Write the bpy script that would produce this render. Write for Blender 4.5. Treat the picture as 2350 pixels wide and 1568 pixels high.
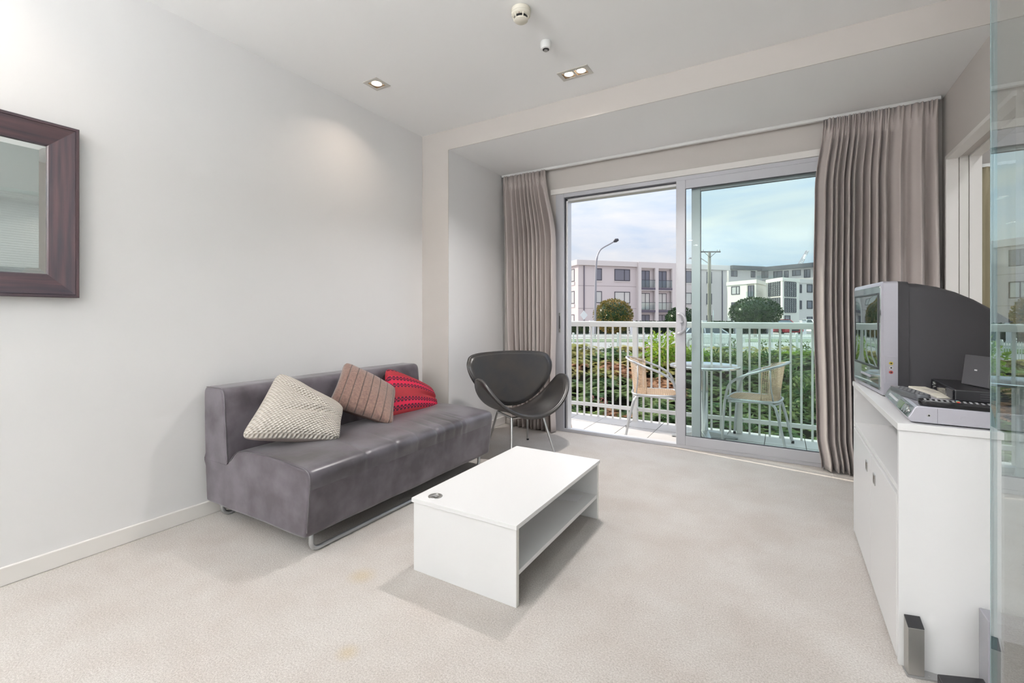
import bpy, bmesh, math, random
from mathutils import Vector, Matrix
random.seed(7)
for o in list(bpy.data.objects): bpy.data.objects.remove(o)
SC = bpy.context.scene
COL = SC.collection
# ------------------------------------------------------------------ camera
FPX, CX, HY, EYE = 1050.0, 1175.0, 724.0, 1.08
PSI = math.radians(30.553)
cam = bpy.data.cameras.new('camera')
cam.sensor_width = 36.0; cam.lens = 36.0*FPX/2350.0
cam.shift_y = (HY-784.0)/2350.0
cam.clip_start = 0.02; cam.clip_end = 500
camo = bpy.data.objects.new('camera', cam); COL.objects.link(camo)
camo.location = (0, 0, EYE); camo.rotation_euler = (math.pi/2, 0, PSI)
SC.camera = camo
SC.view_settings.view_transform = 'Standard'; SC.view_settings.look = 'None'
SC.view_settings.gamma = 1.0; SC.view_settings.use_curve_mapping = False
SC.view_settings.exposure = 0.0
FW = Vector((-math.sin(PSI), math.cos(PSI), 0)); RT = Vector((math.cos(PSI), math.sin(PSI), 0))
CAM = Vector((0, 0, EYE))
def ray(x, y): return FW + RT*((x-CX)/FPX) + Vector((0, 0, (HY-y)/FPX))
def onz(x, y, z=0.0): d = ray(x, y); return CAM + d*((z-EYE)/d.z)
def onx(x, y, X): d = ray(x, y); return CAM + d*(X/d.x)
def ony(x, y, Y): d = ray(x, y); return CAM + d*(Y/d.y)
def at(x, y, D): return CAM + ray(x, y)*D
# ------------------------------------------------------------------ world: high thin cloud over pale blue
W = bpy.data.worlds.new('sky'); SC.world = W; W.use_nodes = True
nt = W.node_tree; nt.nodes.clear()
def N(t, **k):
    n = nt.nodes.new(t)
    for a, b in k.items(): setattr(n, a, b)
    return n
wo = N('ShaderNodeOutputWorld'); bg = N('ShaderNodeBackground'); bg.inputs[1].default_value = 1.25
tc = N('ShaderNodeTexCoord'); mp = N('ShaderNodeMapping'); mp.inputs['Scale'].default_value = (1.6, 1.6, 5.0)
nz = N('ShaderNodeTexNoise'); nz.inputs['Scale'].default_value = 1.7; nz.inputs['Detail'].default_value = 7; nz.inputs['Roughness'].default_value = 0.55; nz.inputs['Distortion'].default_value = 0.5
cr = N('ShaderNodeValToRGB'); cr.color_ramp.elements[0].position = 0.36; cr.color_ramp.elements[1].position = 0.60
cr.color_ramp.elements[0].color = (0.42, 0.53, 0.70, 1); cr.color_ramp.elements[1].color = (0.70, 0.70, 0.725, 1)
nt.links.new(tc.outputs['Generated'], mp.inputs[0]); nt.links.new(mp.outputs[0], nz.inputs[0])
nt.links.new(nz.outputs[0], cr.inputs[0])
# overcast luminance law: zenith about three times the horizon, (1 + 2 sin h)
sz = N('ShaderNodeSeparateXYZ'); nt.links.new(tc.outputs['Generated'], sz.inputs[0])
mx = N('ShaderNodeMath', operation='MAXIMUM'); nt.links.new(sz.outputs[2], mx.inputs[0]); mx.inputs[1].default_value = 0.0
ma = N('ShaderNodeMath', operation='MULTIPLY_ADD'); nt.links.new(mx.outputs[0], ma.inputs[0]); ma.inputs[1].default_value = 2.0; ma.inputs[2].default_value = 1.0
nt.links.new(ma.outputs[0], bg.inputs[1])
nt.links.new(cr.outputs[0], bg.inputs[0]); nt.links.new(bg.outputs[0], wo.inputs[0])
# ------------------------------------------------------------------ sun, low from the left along the facade
sun = bpy.data.lights.new('sun', 'SUN'); sun.energy = 5.2; sun.angle = math.radians(0.6); sun.color = (1.0, 0.90, 0.76)
suno = bpy.data.objects.new('sun', sun); COL.objects.link(suno)
SUN_TO = Vector((-0.88, 0.15, 0.47)).normalized()
suno.rotation_euler = SUN_TO.to_track_quat('Z', 'Y').to_euler()
suno.location = (-20, 5, 15)
LAMP_W = 10.8       # power of one gimbal globe
LAMP_C = (1.0, 0.965, 0.935)
FILL_W, FILL_C = 0.6, (0.95, 0.98, 1.0)      # unseen flush downlights added for fill light
FILL_UP_W, FILL_UP_C = 106.0, (0.955, 0.98, 0.99)      # torchiere uplights added out of view to brighten the room
# ------------------------------------------------------------------ helpers
INV = {}          # object name -> world matrix the local coordinates are relative to
class MB:
    def __init__(s): s.v = []; s.f = []; s.m = []
    def add(s, vs, fs, mi=0):
        b = len(s.v); s.v += [tuple(p) for p in vs]; s.f += [tuple(i+b for i in f) for f in fs]; s.m += [mi]*len(fs); return s
    def box(s, x0, x1, y0, y1, z0, z1, mi=0):
        vs = [(x, y, z) for z in (z0, z1) for y in (y0, y1) for x in (x0, x1)]
        return s.add(vs, [(0, 2, 3, 1), (4, 5, 7, 6), (0, 1, 5, 4), (2, 6, 7, 3), (0, 4, 6, 2), (1, 3, 7, 5)], mi)
    def hexa(s, b, t, mi=0):      # two quads, bottom and top, counter-clockwise seen from above
        return s.add(list(b)+list(t), [(3, 2, 1, 0), (4, 5, 6, 7), (0, 1, 5, 4), (1, 2, 6, 5), (2, 3, 7, 6), (3, 0, 4, 7)], mi)
    def prism(s, pts, a, b, axis='y', mi=0):
        n = len(pts)
        def P(p, t):
            return {'y': (p[0], t, p[1]), 'x': (t, p[0], p[1]), 'z': (p[0], p[1], t)}[axis]
        vs = [P(p, a) for p in pts]+[P(p, b) for p in pts]
        fs = [tuple(range(n))[::-1], tuple(range(n, 2*n))]+[(i, (i+1) % n, n+(i+1) % n, n+i) for i in range(n)]
        return s.add(vs, fs, mi)
    def tube(s, pts, r, n=8, closed=False, cap=True, mi=0):
        pts = [Vector(p) for p in pts]; m = len(pts); rings = []
        up = None
        for i in range(m):
            a = pts[(i-1) % m] if (closed or i > 0) else pts[i]; b = pts[(i+1) % m] if (closed or i < m-1) else pts[i]
            t = (b-a); t = t.normalized() if t.length > 1e-9 else Vector((0, 0, 1))
            if up is None:
                up = Vector((0, 0, 1)) if abs(t.z) < 0.9 else Vector((1, 0, 0))
            u = (up - t*up.dot(t))
            u = u.normalized() if u.length > 1e-6 else t.orthogonal().normalized()
            up = u; w = t.cross(u); rr = r[i] if isinstance(r, (list, tuple)) else r
            rings.append([pts[i]+(u*math.cos(2*math.pi*k/n)+w*math.sin(2*math.pi*k/n))*rr for k in range(n)])
        vs = [p for q in rings for p in q]; fs = []
        for i in range(m if closed else m-1):
            j = (i+1) % m
            for k in range(n):
                l = (k+1) % n; fs.append((i*n+k, i*n+l, j*n+l, j*n+k))
        if cap and not closed:
            fs.append(tuple(range(n))[::-1]); fs.append(tuple(range((m-1)*n, m*n)))
        return s.add(vs, fs, mi)
    def lathe(s, prof, n=24, c=(0, 0, 0), mi=0):   # prof: (r, z); closed with caps where r > 0
        vs = []; fs = []; m = len(prof)
        for r, z in prof:
            for k in range(n):
                a = 2*math.pi*k/n; vs.append((c[0]+r*math.cos(a), c[1]+r*math.sin(a), c[2]+z))
        for i in range(m-1):
            for k in range(n):
                l = (k+1) % n; fs.append((i*n+k, i*n+l, (i+1)*n+l, (i+1)*n+k))
        fs.append(tuple(range(n))[::-1]); fs.append(tuple(range((m-1)*n, m*n)))
        return s.add(vs, fs, mi)
    def grid(s, fn, nu, nv, mi=0, closeu=False):
        vs = []; fs = []
        for i in range(nu+(0 if closeu else 1)):
            for j in range(nv+1): vs.append(tuple(fn(i/nu, j/nv)))
        for i in range(nu):
            k = (i+1) % nu if closeu else i+1
            for j in range(nv): fs.append((i*(nv+1)+j, k*(nv+1)+j, k*(nv+1)+j+1, i*(nv+1)+j+1))
        return s.add(vs, fs, mi)
    def xform(s, M): s.v = [tuple(M @ Vector(p)) for p in s.v]; return s
    def build(s, name, mat, parent=None, smooth=False, bevel=0, local=False, seg=2, subsurf=0, solid=0, angle=40, kind=None, fix=True):
        me = bpy.data.meshes.new(name)
        vs = s.v
        if parent is not None and not local:
            Mi = INV[parent.name].inverted(); vs = [tuple(Mi @ Vector(p)) for p in vs]
        me.from_pydata(vs, [], s.f)
        for mm in (mat if isinstance(mat, (list, tuple)) else [mat]): me.materials.append(mm)
        for p, mi in zip(me.polygons, s.m): p.material_index = mi
        if fix:
            bm = bmesh.new(); bm.from_mesh(me); bmesh.ops.recalc_face_normals(bm, faces=bm.faces); bm.to_mesh(me); bm.free()
        if smooth:
            for p in me.polygons: p.use_smooth = len(p.vertices) <= 4
            if smooth != 'all':
                try: me.set_sharp_from_angle(angle=math.radians(angle))
                except Exception: pass
        o = bpy.data.objects.new(name, me); COL.objects.link(o)
        if parent is not None:
            o.parent = parent; INV[o.name] = INV[parent.name]
        else: INV[o.name] = Matrix.Identity(4)
        if solid:
            md = o.modifiers.new('thickness', 'SOLIDIFY'); md.thickness = solid; md.offset = 0
        if bevel:
            md = o.modifiers.new('bevel', 'BEVEL'); md.width = bevel; md.segments = seg; md.limit_method = 'ANGLE'; md.angle_limit = math.radians(35)
        if subsurf:
            md = o.modifiers.new('sub', 'SUBSURF'); md.levels = subsurf; md.render_levels = subsurf
        if kind: o['kind'] = kind
        return o
def thing(name, label, cat, loc=(0, 0, 0), rz=0.0, group=None):
    o = bpy.data.objects.new(name, None); COL.objects.link(o); o.empty_display_size = 0.1
    o.location = loc; o.rotation_euler = (0, 0, rz); o['label'] = label; o['category'] = cat
    if group: o['group'] = group
    INV[o.name] = Matrix.Translation(Vector(loc)) @ Matrix.Rotation(rz, 4, 'Z')
    return o
def tag(o, label, cat, group=None):
    o['label'] = label; o['category'] = cat
    if group: o['group'] = group
    return o
def struct(o, label, cat='structure'):
    o['kind'] = 'structure'; o['label'] = label; o['category'] = cat; return o
def dup(root, loc, rz, label, group=None):
    r = root.copy(); COL.objects.link(r); r.location = loc; r.rotation_euler = (0, 0, rz); r['label'] = label
    if group: r['group'] = group
    for ch in list(root.children):
        c = ch.copy(); COL.objects.link(c); c.parent = r
        for g in list(ch.children):
            d = g.copy(); COL.objects.link(d); d.parent = c
    return r
def B(x0, x1, y0, y1, z0, z1): return MB().box(x0, x1, y0, y1, z0, z1)
def smoothpts(p, n=6, closed=False):
    p = [Vector(q) for q in p]; out = []; m = len(p)
    for i in range(m if closed else m-1):
        a = p[(i-1) % m] if closed or i > 0 else p[i]; b = p[i]; c = p[(i+1) % m]; d = p[(i+2) % m] if closed or i < m-2 else p[m-1]
        for k in range(n):
            t = k/n
            out.append(0.5*((2*b)+(c-a)*t+(2*a-5*b+4*c-d)*t*t+(3*b-a-3*c+d)*t**3))
    if not closed: out.append(p[-1])
    return out
def cells(ur, zr, holes):       # rectangle minus rectangular holes -> list of rectangles
    us = sorted(set([ur[0], ur[1]]+[h for q in holes for h in q[:2] if ur[0] < h < ur[1]]))
    zs = sorted(set([zr[0], zr[1]]+[h for q in holes for h in q[2:] if zr[0] < h < zr[1]]))
    out = []
    for i in range(len(us)-1):
        for j in range(len(zs)-1):
            cu, cz = (us[i]+us[i+1])/2, (zs[j]+zs[j+1])/2
            if not any(q[0] < cu < q[1] and q[2] < cz < q[3] for q in holes): out.append((us[i], us[i+1], zs[j], zs[j+1]))
    return out
# ------------------------------------------------------------------ materials
def mat(name, col, rough=0.6, metal=0.0, spec=0.5, noise=0, ns=8.0, bump=0, bs=60.0, bd=0.002, coat=0, sheen=0, col2=None, emit=None, es=0, detail=6, stretch=None, trans=0, ior=None, noff=0.5, nw=0.2):
    m = bpy.data.materials.new(name); m.use_nodes = True; t = m.node_tree; p = t.nodes['Principled BSDF']
    p.inputs['Base Color'].default_value = (*col, 1); p.inputs['Roughness'].default_value = rough; p.inputs['Metallic'].default_value = metal
    p.inputs['Specular IOR Level'].default_value = spec
    if ior: p.inputs['IOR'].default_value = ior
    if coat: p.inputs['Coat Weight'].default_value = coat; p.inputs['Coat Roughness'].default_value = 0.05
    if sheen: p.inputs['Sheen Weight'].default_value = sheen; p.inputs['Sheen Roughness'].default_value = 0.4
    if trans: p.inputs['Transmission Weight'].default_value = trans
    if emit: p.inputs['Emission Color'].default_value = (*emit, 1); p.inputs['Emission Strength'].default_value = es
    if noise or bump:
        tc = t.nodes.new('ShaderNodeTexCoord'); mp = t.nodes.new('ShaderNodeMapping'); t.links.new(tc.outputs['Object'], mp.inputs[0])
        if stretch: mp.inputs['Scale'].default_value = stretch
    if noise:
        n = t.nodes.new('ShaderNodeTexNoise'); n.inputs['Scale'].default_value = ns; n.inputs['Detail'].default_value = detail
        t.links.new(mp.outputs[0], n.inputs[0])
        r = t.nodes.new('ShaderNodeValToRGB'); r.color_ramp.elements[0].position = noff-nw; r.color_ramp.elements[1].position = noff+nw
        c2 = col2 or tuple(c*(1-noise) for c in col)
        r.color_ramp.elements[0].color = (*c2, 1); r.color_ramp.elements[1].color = (*col, 1)
        t.links.new(n.outputs[0], r.inputs[0]); t.links.new(r.outputs[0], p.inputs['Base Color'])
    if bump:
        n2 = t.nodes.new('ShaderNodeTexNoise'); n2.inputs['Scale'].default_value = bs; n2.inputs['Detail'].default_value = 3
        t.links.new(mp.outputs[0], n2.inputs[0])
        b = t.nodes.new('ShaderNodeBump'); b.inputs['Strength'].default_value = bump; b.inputs['Distance'].default_value = bd
        t.links.new(n2.outputs[0], b.inputs['Height']); t.links.new(b.outputs[0], p.inputs['Normal'])
    return m
def glassmat(name, tint, r0=0.04, rough=0.0):     # clear pane: tinted transmission plus Schlick reflection, same from both sides
    m = bpy.data.materials.new(name); m.use_nodes = True; t = m.node_tree; t.nodes.clear()
    o = t.nodes.new('ShaderNodeOutputMaterial'); a = t.nodes.new('ShaderNodeBsdfTransparent'); g = t.nodes.new('ShaderNodeBsdfGlossy')
    lw = t.nodes.new('ShaderNodeLayerWeight'); lw.inputs[0].default_value = 0.5
    pw = t.nodes.new('ShaderNodeMath'); pw.operation = 'POWER'; pw.inputs[1].default_value = 5.0
    ma = t.nodes.new('ShaderNodeMath'); ma.operation = 'MULTIPLY_ADD'; ma.inputs[1].default_value = 1-r0; ma.inputs[2].default_value = r0
    x = t.nodes.new('ShaderNodeMixShader')
    a.inputs[0].default_value = (*tint, 1); g.inputs['Roughness'].default_value = rough
    t.links.new(lw.outputs['Facing'], pw.inputs[0]); t.links.new(pw.outputs[0], ma.inputs[0])
    t.links.new(ma.outputs[0], x.inputs[0]); t.links.new(a.outputs[0], x.inputs[1]); t.links.new(g.outputs[0], x.inputs[2]); t.links.new(x.outputs[0], o.inputs[0])
    return m
def twoside(name, col, col2, transl=0.35, rough=0.5, ns=3.0):   # leaves: diffuse plus translucent, colour varied by position
    m = bpy.data.materials.new(name); m.use_nodes = True; t = m.node_tree; p = t.nodes['Principled BSDF']; o = t.nodes['Material Output']
    tc = t.nodes.new('ShaderNodeTexCoord'); n = t.nodes.new('ShaderNodeTexNoise'); n.inputs['Scale'].default_value = ns; n.inputs['Detail'].default_value = 4
    t.links.new(tc.outputs['Object'], n.inputs[0])
    r = t.nodes.new('ShaderNodeValToRGB'); r.color_ramp.elements[0].position = 0.40; r.color_ramp.elements[1].position = 0.60
    r.color_ramp.elements[0].color = (*col, 1); r.color_ramp.elements[1].color = (*col2, 1); t.links.new(n.outputs[0], r.inputs[0])
    t.links.new(r.outputs[0], p.inputs['Base Color']); p.inputs['Roughness'].default_value = rough; p.inputs['Specular IOR Level'].default_value = 0.3
    tr = t.nodes.new('ShaderNodeBsdfTranslucent'); t.links.new(r.outputs[0], tr.inputs[0])
    x = t.nodes.new('ShaderNodeMixShader'); x.inputs[0].default_value = transl
    t.links.new(p.outputs[0], x.inputs[1]); t.links.new(tr.outputs[0], x.inputs[2]); t.links.new(x.outputs[0], o.inputs[0])
    return m
M = {}
M['wall'] = mat('wall_paint', (0.79, 0.780, 0.778), 0.55, bump=0.08, bs=220, bd=0.001)
M['wall2'] = mat('wall_darker_beige', (0.59, 0.55, 0.52), 0.6, bump=0.08, bs=220, bd=0.001)  # darker and browner than the other walls
M['ceil'] = mat('ceiling_paint', (0.92, 0.92, 0.915), 0.8)
M['trim'] = mat('trim_paint', (0.80, 0.77, 0.74), 0.4)
M['alu'] = mat('grey_powdercoat', (0.47, 0.47, 0.50), 0.38, 0.25, bump=0.03, bs=400, bd=0.0005)
M['alu_dk'] = mat('seal_rubber', (0.05, 0.05, 0.06), 0.6)
M['alu_out'] = mat('pale_track', (0.70, 0.70, 0.71), 0.35, 0.4)
M['white'] = mat('white_melamine', (0.76, 0.755, 0.755), 0.32)
M['whited'] = mat('white_edging', (0.76, 0.74, 0.70), 0.4)
M['chrome'] = mat('satin_chrome', (0.55, 0.55, 0.54), 0.28, 1.0)
M['steel'] = mat('silver_tube', (0.50, 0.51, 0.52), 0.38, 0.8)
M['leath'] = mat('charcoal_leather', (0.026, 0.026, 0.029), 0.32, spec=0.6, noise=0.4, ns=9, bump=0.15, bs=35, bd=0.003, col2=(0.042, 0.037, 0.033))
M['black'] = mat('black_plastic', (0.012, 0.012, 0.014), 0.35)
M['blackg'] = mat('black_gloss', (0.008, 0.008, 0.01), 0.08)
M['tvgrey'] = mat('dark_grey_plastic', (0.052, 0.050, 0.056), 0.55, bump=0.1, bs=900, bd=0.0005)
M['tvsilver'] = mat('silver_plastic', (0.46, 0.45, 0.50), 0.35, 0.35)
M['glass'] = glassmat('door_glass', (0.935, 0.982, 0.97), 0.014)
M['glassp'] = glassmat('partition_glass', (0.93, 0.97, 0.965), 0.27)
M['glassx'] = glassmat('balustrade_glass', (0.90, 0.95, 0.95), 0.05)
M['blind'] = mat('blind_slat', (0.78, 0.80, 0.78), 0.4)
M['mirror'] = mat('mirror_silver', (0.86, 0.90, 0.89), 0.0, 1.0)
M['glow'] = mat('lamp_glow', (1, 0.9, 0.8), 0.5, emit=(1.0, 0.80, 0.55), es=9.0)
M['cream'] = mat('cream_plastic', (0.74, 0.70, 0.60), 0.45)
M['whitep'] = mat('white_plastic', (0.80, 0.80, 0.79), 0.4)
M['railw'] = mat('rail_white', (0.74, 0.73, 0.70), 0.4)
M['tile'] = mat('balcony_tile', (0.62, 0.60, 0.59), 0.6, noise=0.12, ns=5)
M['grout'] = mat('tile_grout', (0.22, 0.20, 0.18), 0.9)
M['wicker'] = mat('tan_weave', (0.58, 0.43, 0.30), 0.6)
M['rust'] = mat('rusty_stick', (0.45, 0.28, 0.16), 0.8, noise=0.6, ns=60, col2=(0.2, 0.1, 0.05))
# ------------------------------------------------------------------ carpet with its own wear
def carpet():
    m = bpy.data.materials.new('carpet'); m.use_nodes = True; t = m.node_tree; p = t.nodes['Principled BSDF']
    p.inputs['Roughness'].default_value = 0.95; p.inputs['Specular IOR Level'].default_value = 0.1
    p.inputs['Sheen Weight'].default_value = 0.15
    tc = t.nodes.new('ShaderNodeTexCoord')
    def noise(s, d, r=0.6):
        n = t.nodes.new('ShaderNodeTexNoise'); n.inputs['Scale'].default_value = s; n.inputs['Detail'].default_value = d; n.inputs['Roughness'].default_value = r
        t.links.new(tc.outputs['Object'], n.inputs[0]); return n.outputs[0]
    def ramp(src, a, b, c0, c1):
        r = t.nodes.new('ShaderNodeValToRGB'); r.color_ramp.elements[0].position = a; r.color_ramp.elements[1].position = b
        r.color_ramp.elements[0].color = (*c0, 1); r.color_ramp.elements[1].color = (*c1, 1); t.links.new(src, r.inputs[0]); return r.outputs[0]
    def mix(kind, f, a, b):
        x = t.nodes.new('ShaderNodeMix'); x.data_type = 'RGBA'; x.blend_type = kind
        for s, v in ((x.inputs[0], f), (x.inputs[6], a), (x.inputs[7], b)):
            if hasattr(v, 'links'): t.links.new(v, s)
            else: s.default_value = v
        return x.outputs[2]
    tuft = ramp(noise(170, 3, 0.7), 0.33, 0.66, (0.445, 0.41, 0.38), (0.645, 0.615, 0.588))
    fine = ramp(noise(420, 2), 0.25, 0.6, (0.80, 0.78, 0.76), (1, 1, 1))
    soil = ramp(noise(3.2, 5), 0.35, 0.62, (0.90, 0.87, 0.85), (1, 1, 1))
    c = mix('MULTIPLY', 1.0, tuft, fine); c = mix('MULTIPLY', 1.0, c, soil)
    for (px, py, r) in ((830, 1322, 0.07), (798, 1498, 0.045), (880, 1130, 0.0)):
        if not r: continue
        q = onz(px, py)
        d = t.nodes.new('ShaderNodeVectorMath'); d.operation = 'DISTANCE'; t.links.new(tc.outputs['Object'], d.inputs[0]); d.inputs[1].default_value = q
        mr = t.nodes.new('ShaderNodeMapRange'); mr.inputs[1].default_value = r; mr.inputs[2].default_value = r*0.2; mr.inputs[3].default_value = 0; mr.inputs[4].default_value = 0.55
        t.links.new(d.outputs['Value'], mr.inputs[0])
        c = mix('MULTIPLY', mr.outputs[0], c, (0.95, 0.82, 0.55, 1))
    t.links.new(c, p.inputs['Base Color'])
    b = t.nodes.new('ShaderNodeBump'); b.inputs['Strength'].default_value = 0.6; b.inputs['Distance'].default_value = 0.004
    t.links.new(noise(150, 3, 0.7), b.inputs['Height']); t.links.new(b.outputs[0], p.inputs['Normal'])
    return m
M['carpet'] = carpet()
# ------------------------------------------------------------------ the room
XL, HC = -2.684, 2.626          # left wall, ceiling height
YN, XN, HN = 3.023, -2.399, 2.463   # nib face, recess wall, lowered ceiling
YW, XR = 3.92, 0.882            # window wall, right wall
YB = -3.2                       # wall behind
XBED = 3.4
struct(MB().box(XL-0.1, XBED+0.1, YB-0.1, YW+0.02, -0.12, 0.0).build('floor', M['carpet']), 'pale beige loop pile carpet across the whole room', 'carpet')
struct(MB().box(XL-0.14, XL, YB-0.1, YN+0.002, 0, HC).build('wall_left', M['wall']), 'long pale painted wall behind the sofa', 'wall')
struct(MB().box(XL-0.14, XN, YN, YW+0.14, 0, HC).build('wall_nib', M['wall']), 'narrow painted wall return beside the lounge chair and curtain', 'wall')
# ceiling with the openings for the recessed lamps
DLS = [(-2.332, 2.172)]; DLD = [(-1.137, 2.716)]
DLS += [(-2.332, 0.30)]  # lamp added out of view above the mirror for more light
FILL_XY = [(x, y) for y in (-0.5, -1.3, -2.1, -2.85) for x in (-2.42, -1.62)]+[(x, y) for y in (2.3, 0.9, -0.5, -1.9) for x in (1.4, 2.5)]
holes = [(x-0.05, x+0.05, y-0.05, y+0.05) for x, y in DLS]+[(x-0.09, x+0.09, y-0.045, y+0.045) for x, y in DLD]
c = MB()
for (a, b, d, e) in cells((XL-0.14, XBED+0.1), (YB-0.1, YN), holes): c.box(a, b, d, e, HC, HC+0.12)
struct(c.build('ceiling', M['ceil']), 'flat off-white ceiling with recessed lamps', 'ceiling')
c = MB().box(XN, XBED+0.1, YN, YW+0.14, HN, HC+0.12)
struct(c.build('ceiling_bulkhead', M['ceil']), 'lowered off-white ceiling over the balcony door recess', 'ceiling')
struct(B(XN-0.0, XBED+0.1, YN-0.006, YN, HN, HC).build('trim_1', M['wall2']), 'darker beige bulkhead face across the ceiling', 'bulkhead')
struct(B(XL, XN, YN-0.006, YN, 0.0, HC).build('trim_2', M['wall2']), 'darker beige nib face at the end of the left wall', 'wall')
# window wall with the door opening
DX0, DX1, DZ1 = -1.83, 0.80, 2.212
c = MB()
for (a, b, d, e) in cells((XN, XBED+0.1), (0, HN), [(DX0, DX1, -1, DZ1), (1.35, 2.9, 0.0, 2.1)]): c.box(a, b, YW, YW+0.14, d, e)
struct(c.build('wall_window', M['wall2']), 'beige wall around the sliding balcony door', 'wall')
# the wall only runs from the window wall to the glazed partition
c = MB()
for (a, b, d, e) in cells((1.62, YW), (0, HN), [(2.85, 3.80, -1, 2.05)]): c.box(XR, XR+0.144, a, b, d, e)
c.box(XR, XR+0.144, 1.62, YN, HN, HC)
struct(c.build('wall_right', M['wall2']), 'beige wall behind the television with a pocket door opening', 'wall')
struct(B(XL-0.1, XBED+0.1, YB-0.1, YB, 0, HC).build('wall_back', M['wall']), 'painted wall behind the camera', 'wall')
struct(B(XBED, XBED+0.1, YB, YW+0.14, 0, HC).build('wall_bedroom', M['wall']), 'painted bedroom wall beyond the glass', 'wall')
# skirtings
struct(B(XL, XL+0.014, YB, YN-0.006, 0, 0.075).build('baseboard_left', M['trim'], bevel=0.004), 'white skirting board along the left wall', 'skirting')
struct(B(XN, XN+0.014, YN, YW, 0, 0.075).build('baseboard_recess', M['trim'], bevel=0.004), 'white skirting board beside the left curtain', 'skirting')
struct(B(XL+0.014, XN+0.014, YN-0.020, YN-0.006, 0, 0.075).build('baseboard_nib', M['trim'], bevel=0.004), 'short white skirting at the nib behind the sofa', 'skirting')
struct(B(XL, 0.3, YB, YB+0.014, 0, 0.075).build('baseboard_back', M['trim'], bevel=0.004), 'white skirting on the wall behind the camera', 'skirting')
struct(B(XR-0.014, XR, 1.62, 2.80, 0, 0.075).build('baseboard_right', M['trim'], bevel=0.004), 'white skirting behind the television cabinet', 'skirting')
# architrave over the door, curtain track
struct(B(DX0-0.05, DX1+0.05, YW-0.022, YW, DZ1, DZ1+0.05).build('trim_3', M['trim'], bevel=0.003), 'cream architrave above the sliding door', 'trim')
tag(B(XN+0.01, XR-0.02, YW-0.075, YW-0.045, HN-0.022, HN).build('curtain_track', M['whitep'], bevel=0.003), 'slim white curtain track under the lowered ceiling', 'curtain track')
# pocket door jamb
j = MB(); j.box(XR-0.012, XR+0.046, 3.788, 3.812, 0, 2.065); j.box(XR+0.094, XR+0.150, 3.788, 3.812, 0, 2.065)
struct(j.build('trim_4', M['trim'], bevel=0.002), 'white jamb of the pocket door', 'trim')
j = MB(); j.box(XR-0.012, XR+0.046, 2.84, 3.79, 2.04, 2.065); j.box(XR+0.094, XR+0.150, 2.84, 3.79, 2.04, 2.065)
struct(j.build('trim_5', M['trim'], bevel=0.002), 'white head of the pocket door opening', 'trim')
d = B(XR+0.05, XR+0.090, 3.79, 3.80, 0.01, 2.06).build('door_2', M['whited']); struct(d, 'edge of the white pocket door inside its slot', 'door')
pt = B(XR+0.055, XR+0.085, 2.85, 3.78, 2.062, 2.08).build('track', mat('timber_track', (0.25, 0.13, 0.05), 0.7), d)
# ------------------------------------------------------------------ sliding balcony door
YF = 3.907
dr = thing('door_1', 'grey aluminium sliding door to the balcony, left half open', 'door', (-0.5, YF, 0)); dr['kind'] = 'structure'
f = MB(); f.box(DX0, -1.747, YF, YF+0.11, 0.0, DZ1); f.build('frame_jamb', M['alu'], dr, bevel=0.003)
B(DX1-0.05, DX1, YF, YF+0.11, 0.0, DZ1).build('frame_jamb', M['alu'], dr, bevel=0.003)
B(-1.747, DX1-0.05, YF, YF+0.11, 2.176, DZ1).build('frame_head', M['alu'], dr, bevel=0.003)
B(-1.747, DX1-0.05, YF, YF+0.025, -0.0, 0.028).build('frame_sill', M['alu'], dr, bevel=0.003)
B(-1.747, DX1-0.05, YF+0.034, YF+0.13, -0.09, 0.012).build('outer_track', M['alu_out'], dr, bevel=0.003)
B(-1.747, DX1-0.05, YF+0.025, YF+0.034, -0.02, 0.008).build('seal', M['alu_dk'], dr)
B(-1.747, -1.741, YF+0.02, YF+0.036, 0.01, 2.176).build('seal', M['alu_dk'], dr)
B(-1.741, -1.722, YF+0.036, YF+0.12, 0.01, 2.176).build('frame_jamb', M['alu_out'], dr, bevel=0.002)
B(-1.741, -0.70, YF+0.02, YF+0.036, 2.166, 2.176).build('seal', M['alu_dk'], dr)
B(-1.741, -0.70, YF+0.036, YF+0.12, 2.145, 2.176).build('frame_head', M['alu_out'], dr, bevel=0.002)
# inner panel (right) and outer panel (slid behind it)
def panel(x0, x1, y, sw, z0, z1, rb, rt, nm):
    p = MB().box(x0, x0+sw, y, y+0.032, z0, z1).build('stile', M['alu'], dr, bevel=0.003)
    MB().box(x1-sw, x1, y, y+0.032, z0, z1).build('stile', M['alu'], dr, bevel=0.003)
    MB().box(x0+sw, x1-sw, y+0.001, y+0.031, z0, z0+rb).build('bottom_rail', M['alu'], dr, bevel=0.003)
    MB().box(x0+sw, x1-sw, y+0.001, y+0.031, z1-rt, z1).build('top_rail', M['alu'], dr, bevel=0.003)
    g = MB().box(x0+sw-0.004, x1-sw+0.004, y+0.012, y+0.018, z0+rb-0.004, z1-rt+0.004).build('glass_pane', M['glass'], dr)
    e = MB()
    for (a, b, cc, dd) in cells((x0+sw-0.001, x1-sw+0.001), (z0+rb-0.001, z1-rt+0.001), [(x0+sw+0.004, x1-sw-0.004, z0+rb+0.004, z1-rt-0.004)]): e.box(a, b, y+0.004, y+0.0115, cc, dd)
    e.build('glazing_seal', M['alu_dk'], dr)
    return p
panel(-0.746, 0.752, YF-0.006, 0.072, 0.028, 2.178, 0.075, 0.072, 'a')
panel(-0.637, 0.74, YF+0.056, 0.068, 0.016, 2.160, 0.075, 0.072, 'b')
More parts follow.
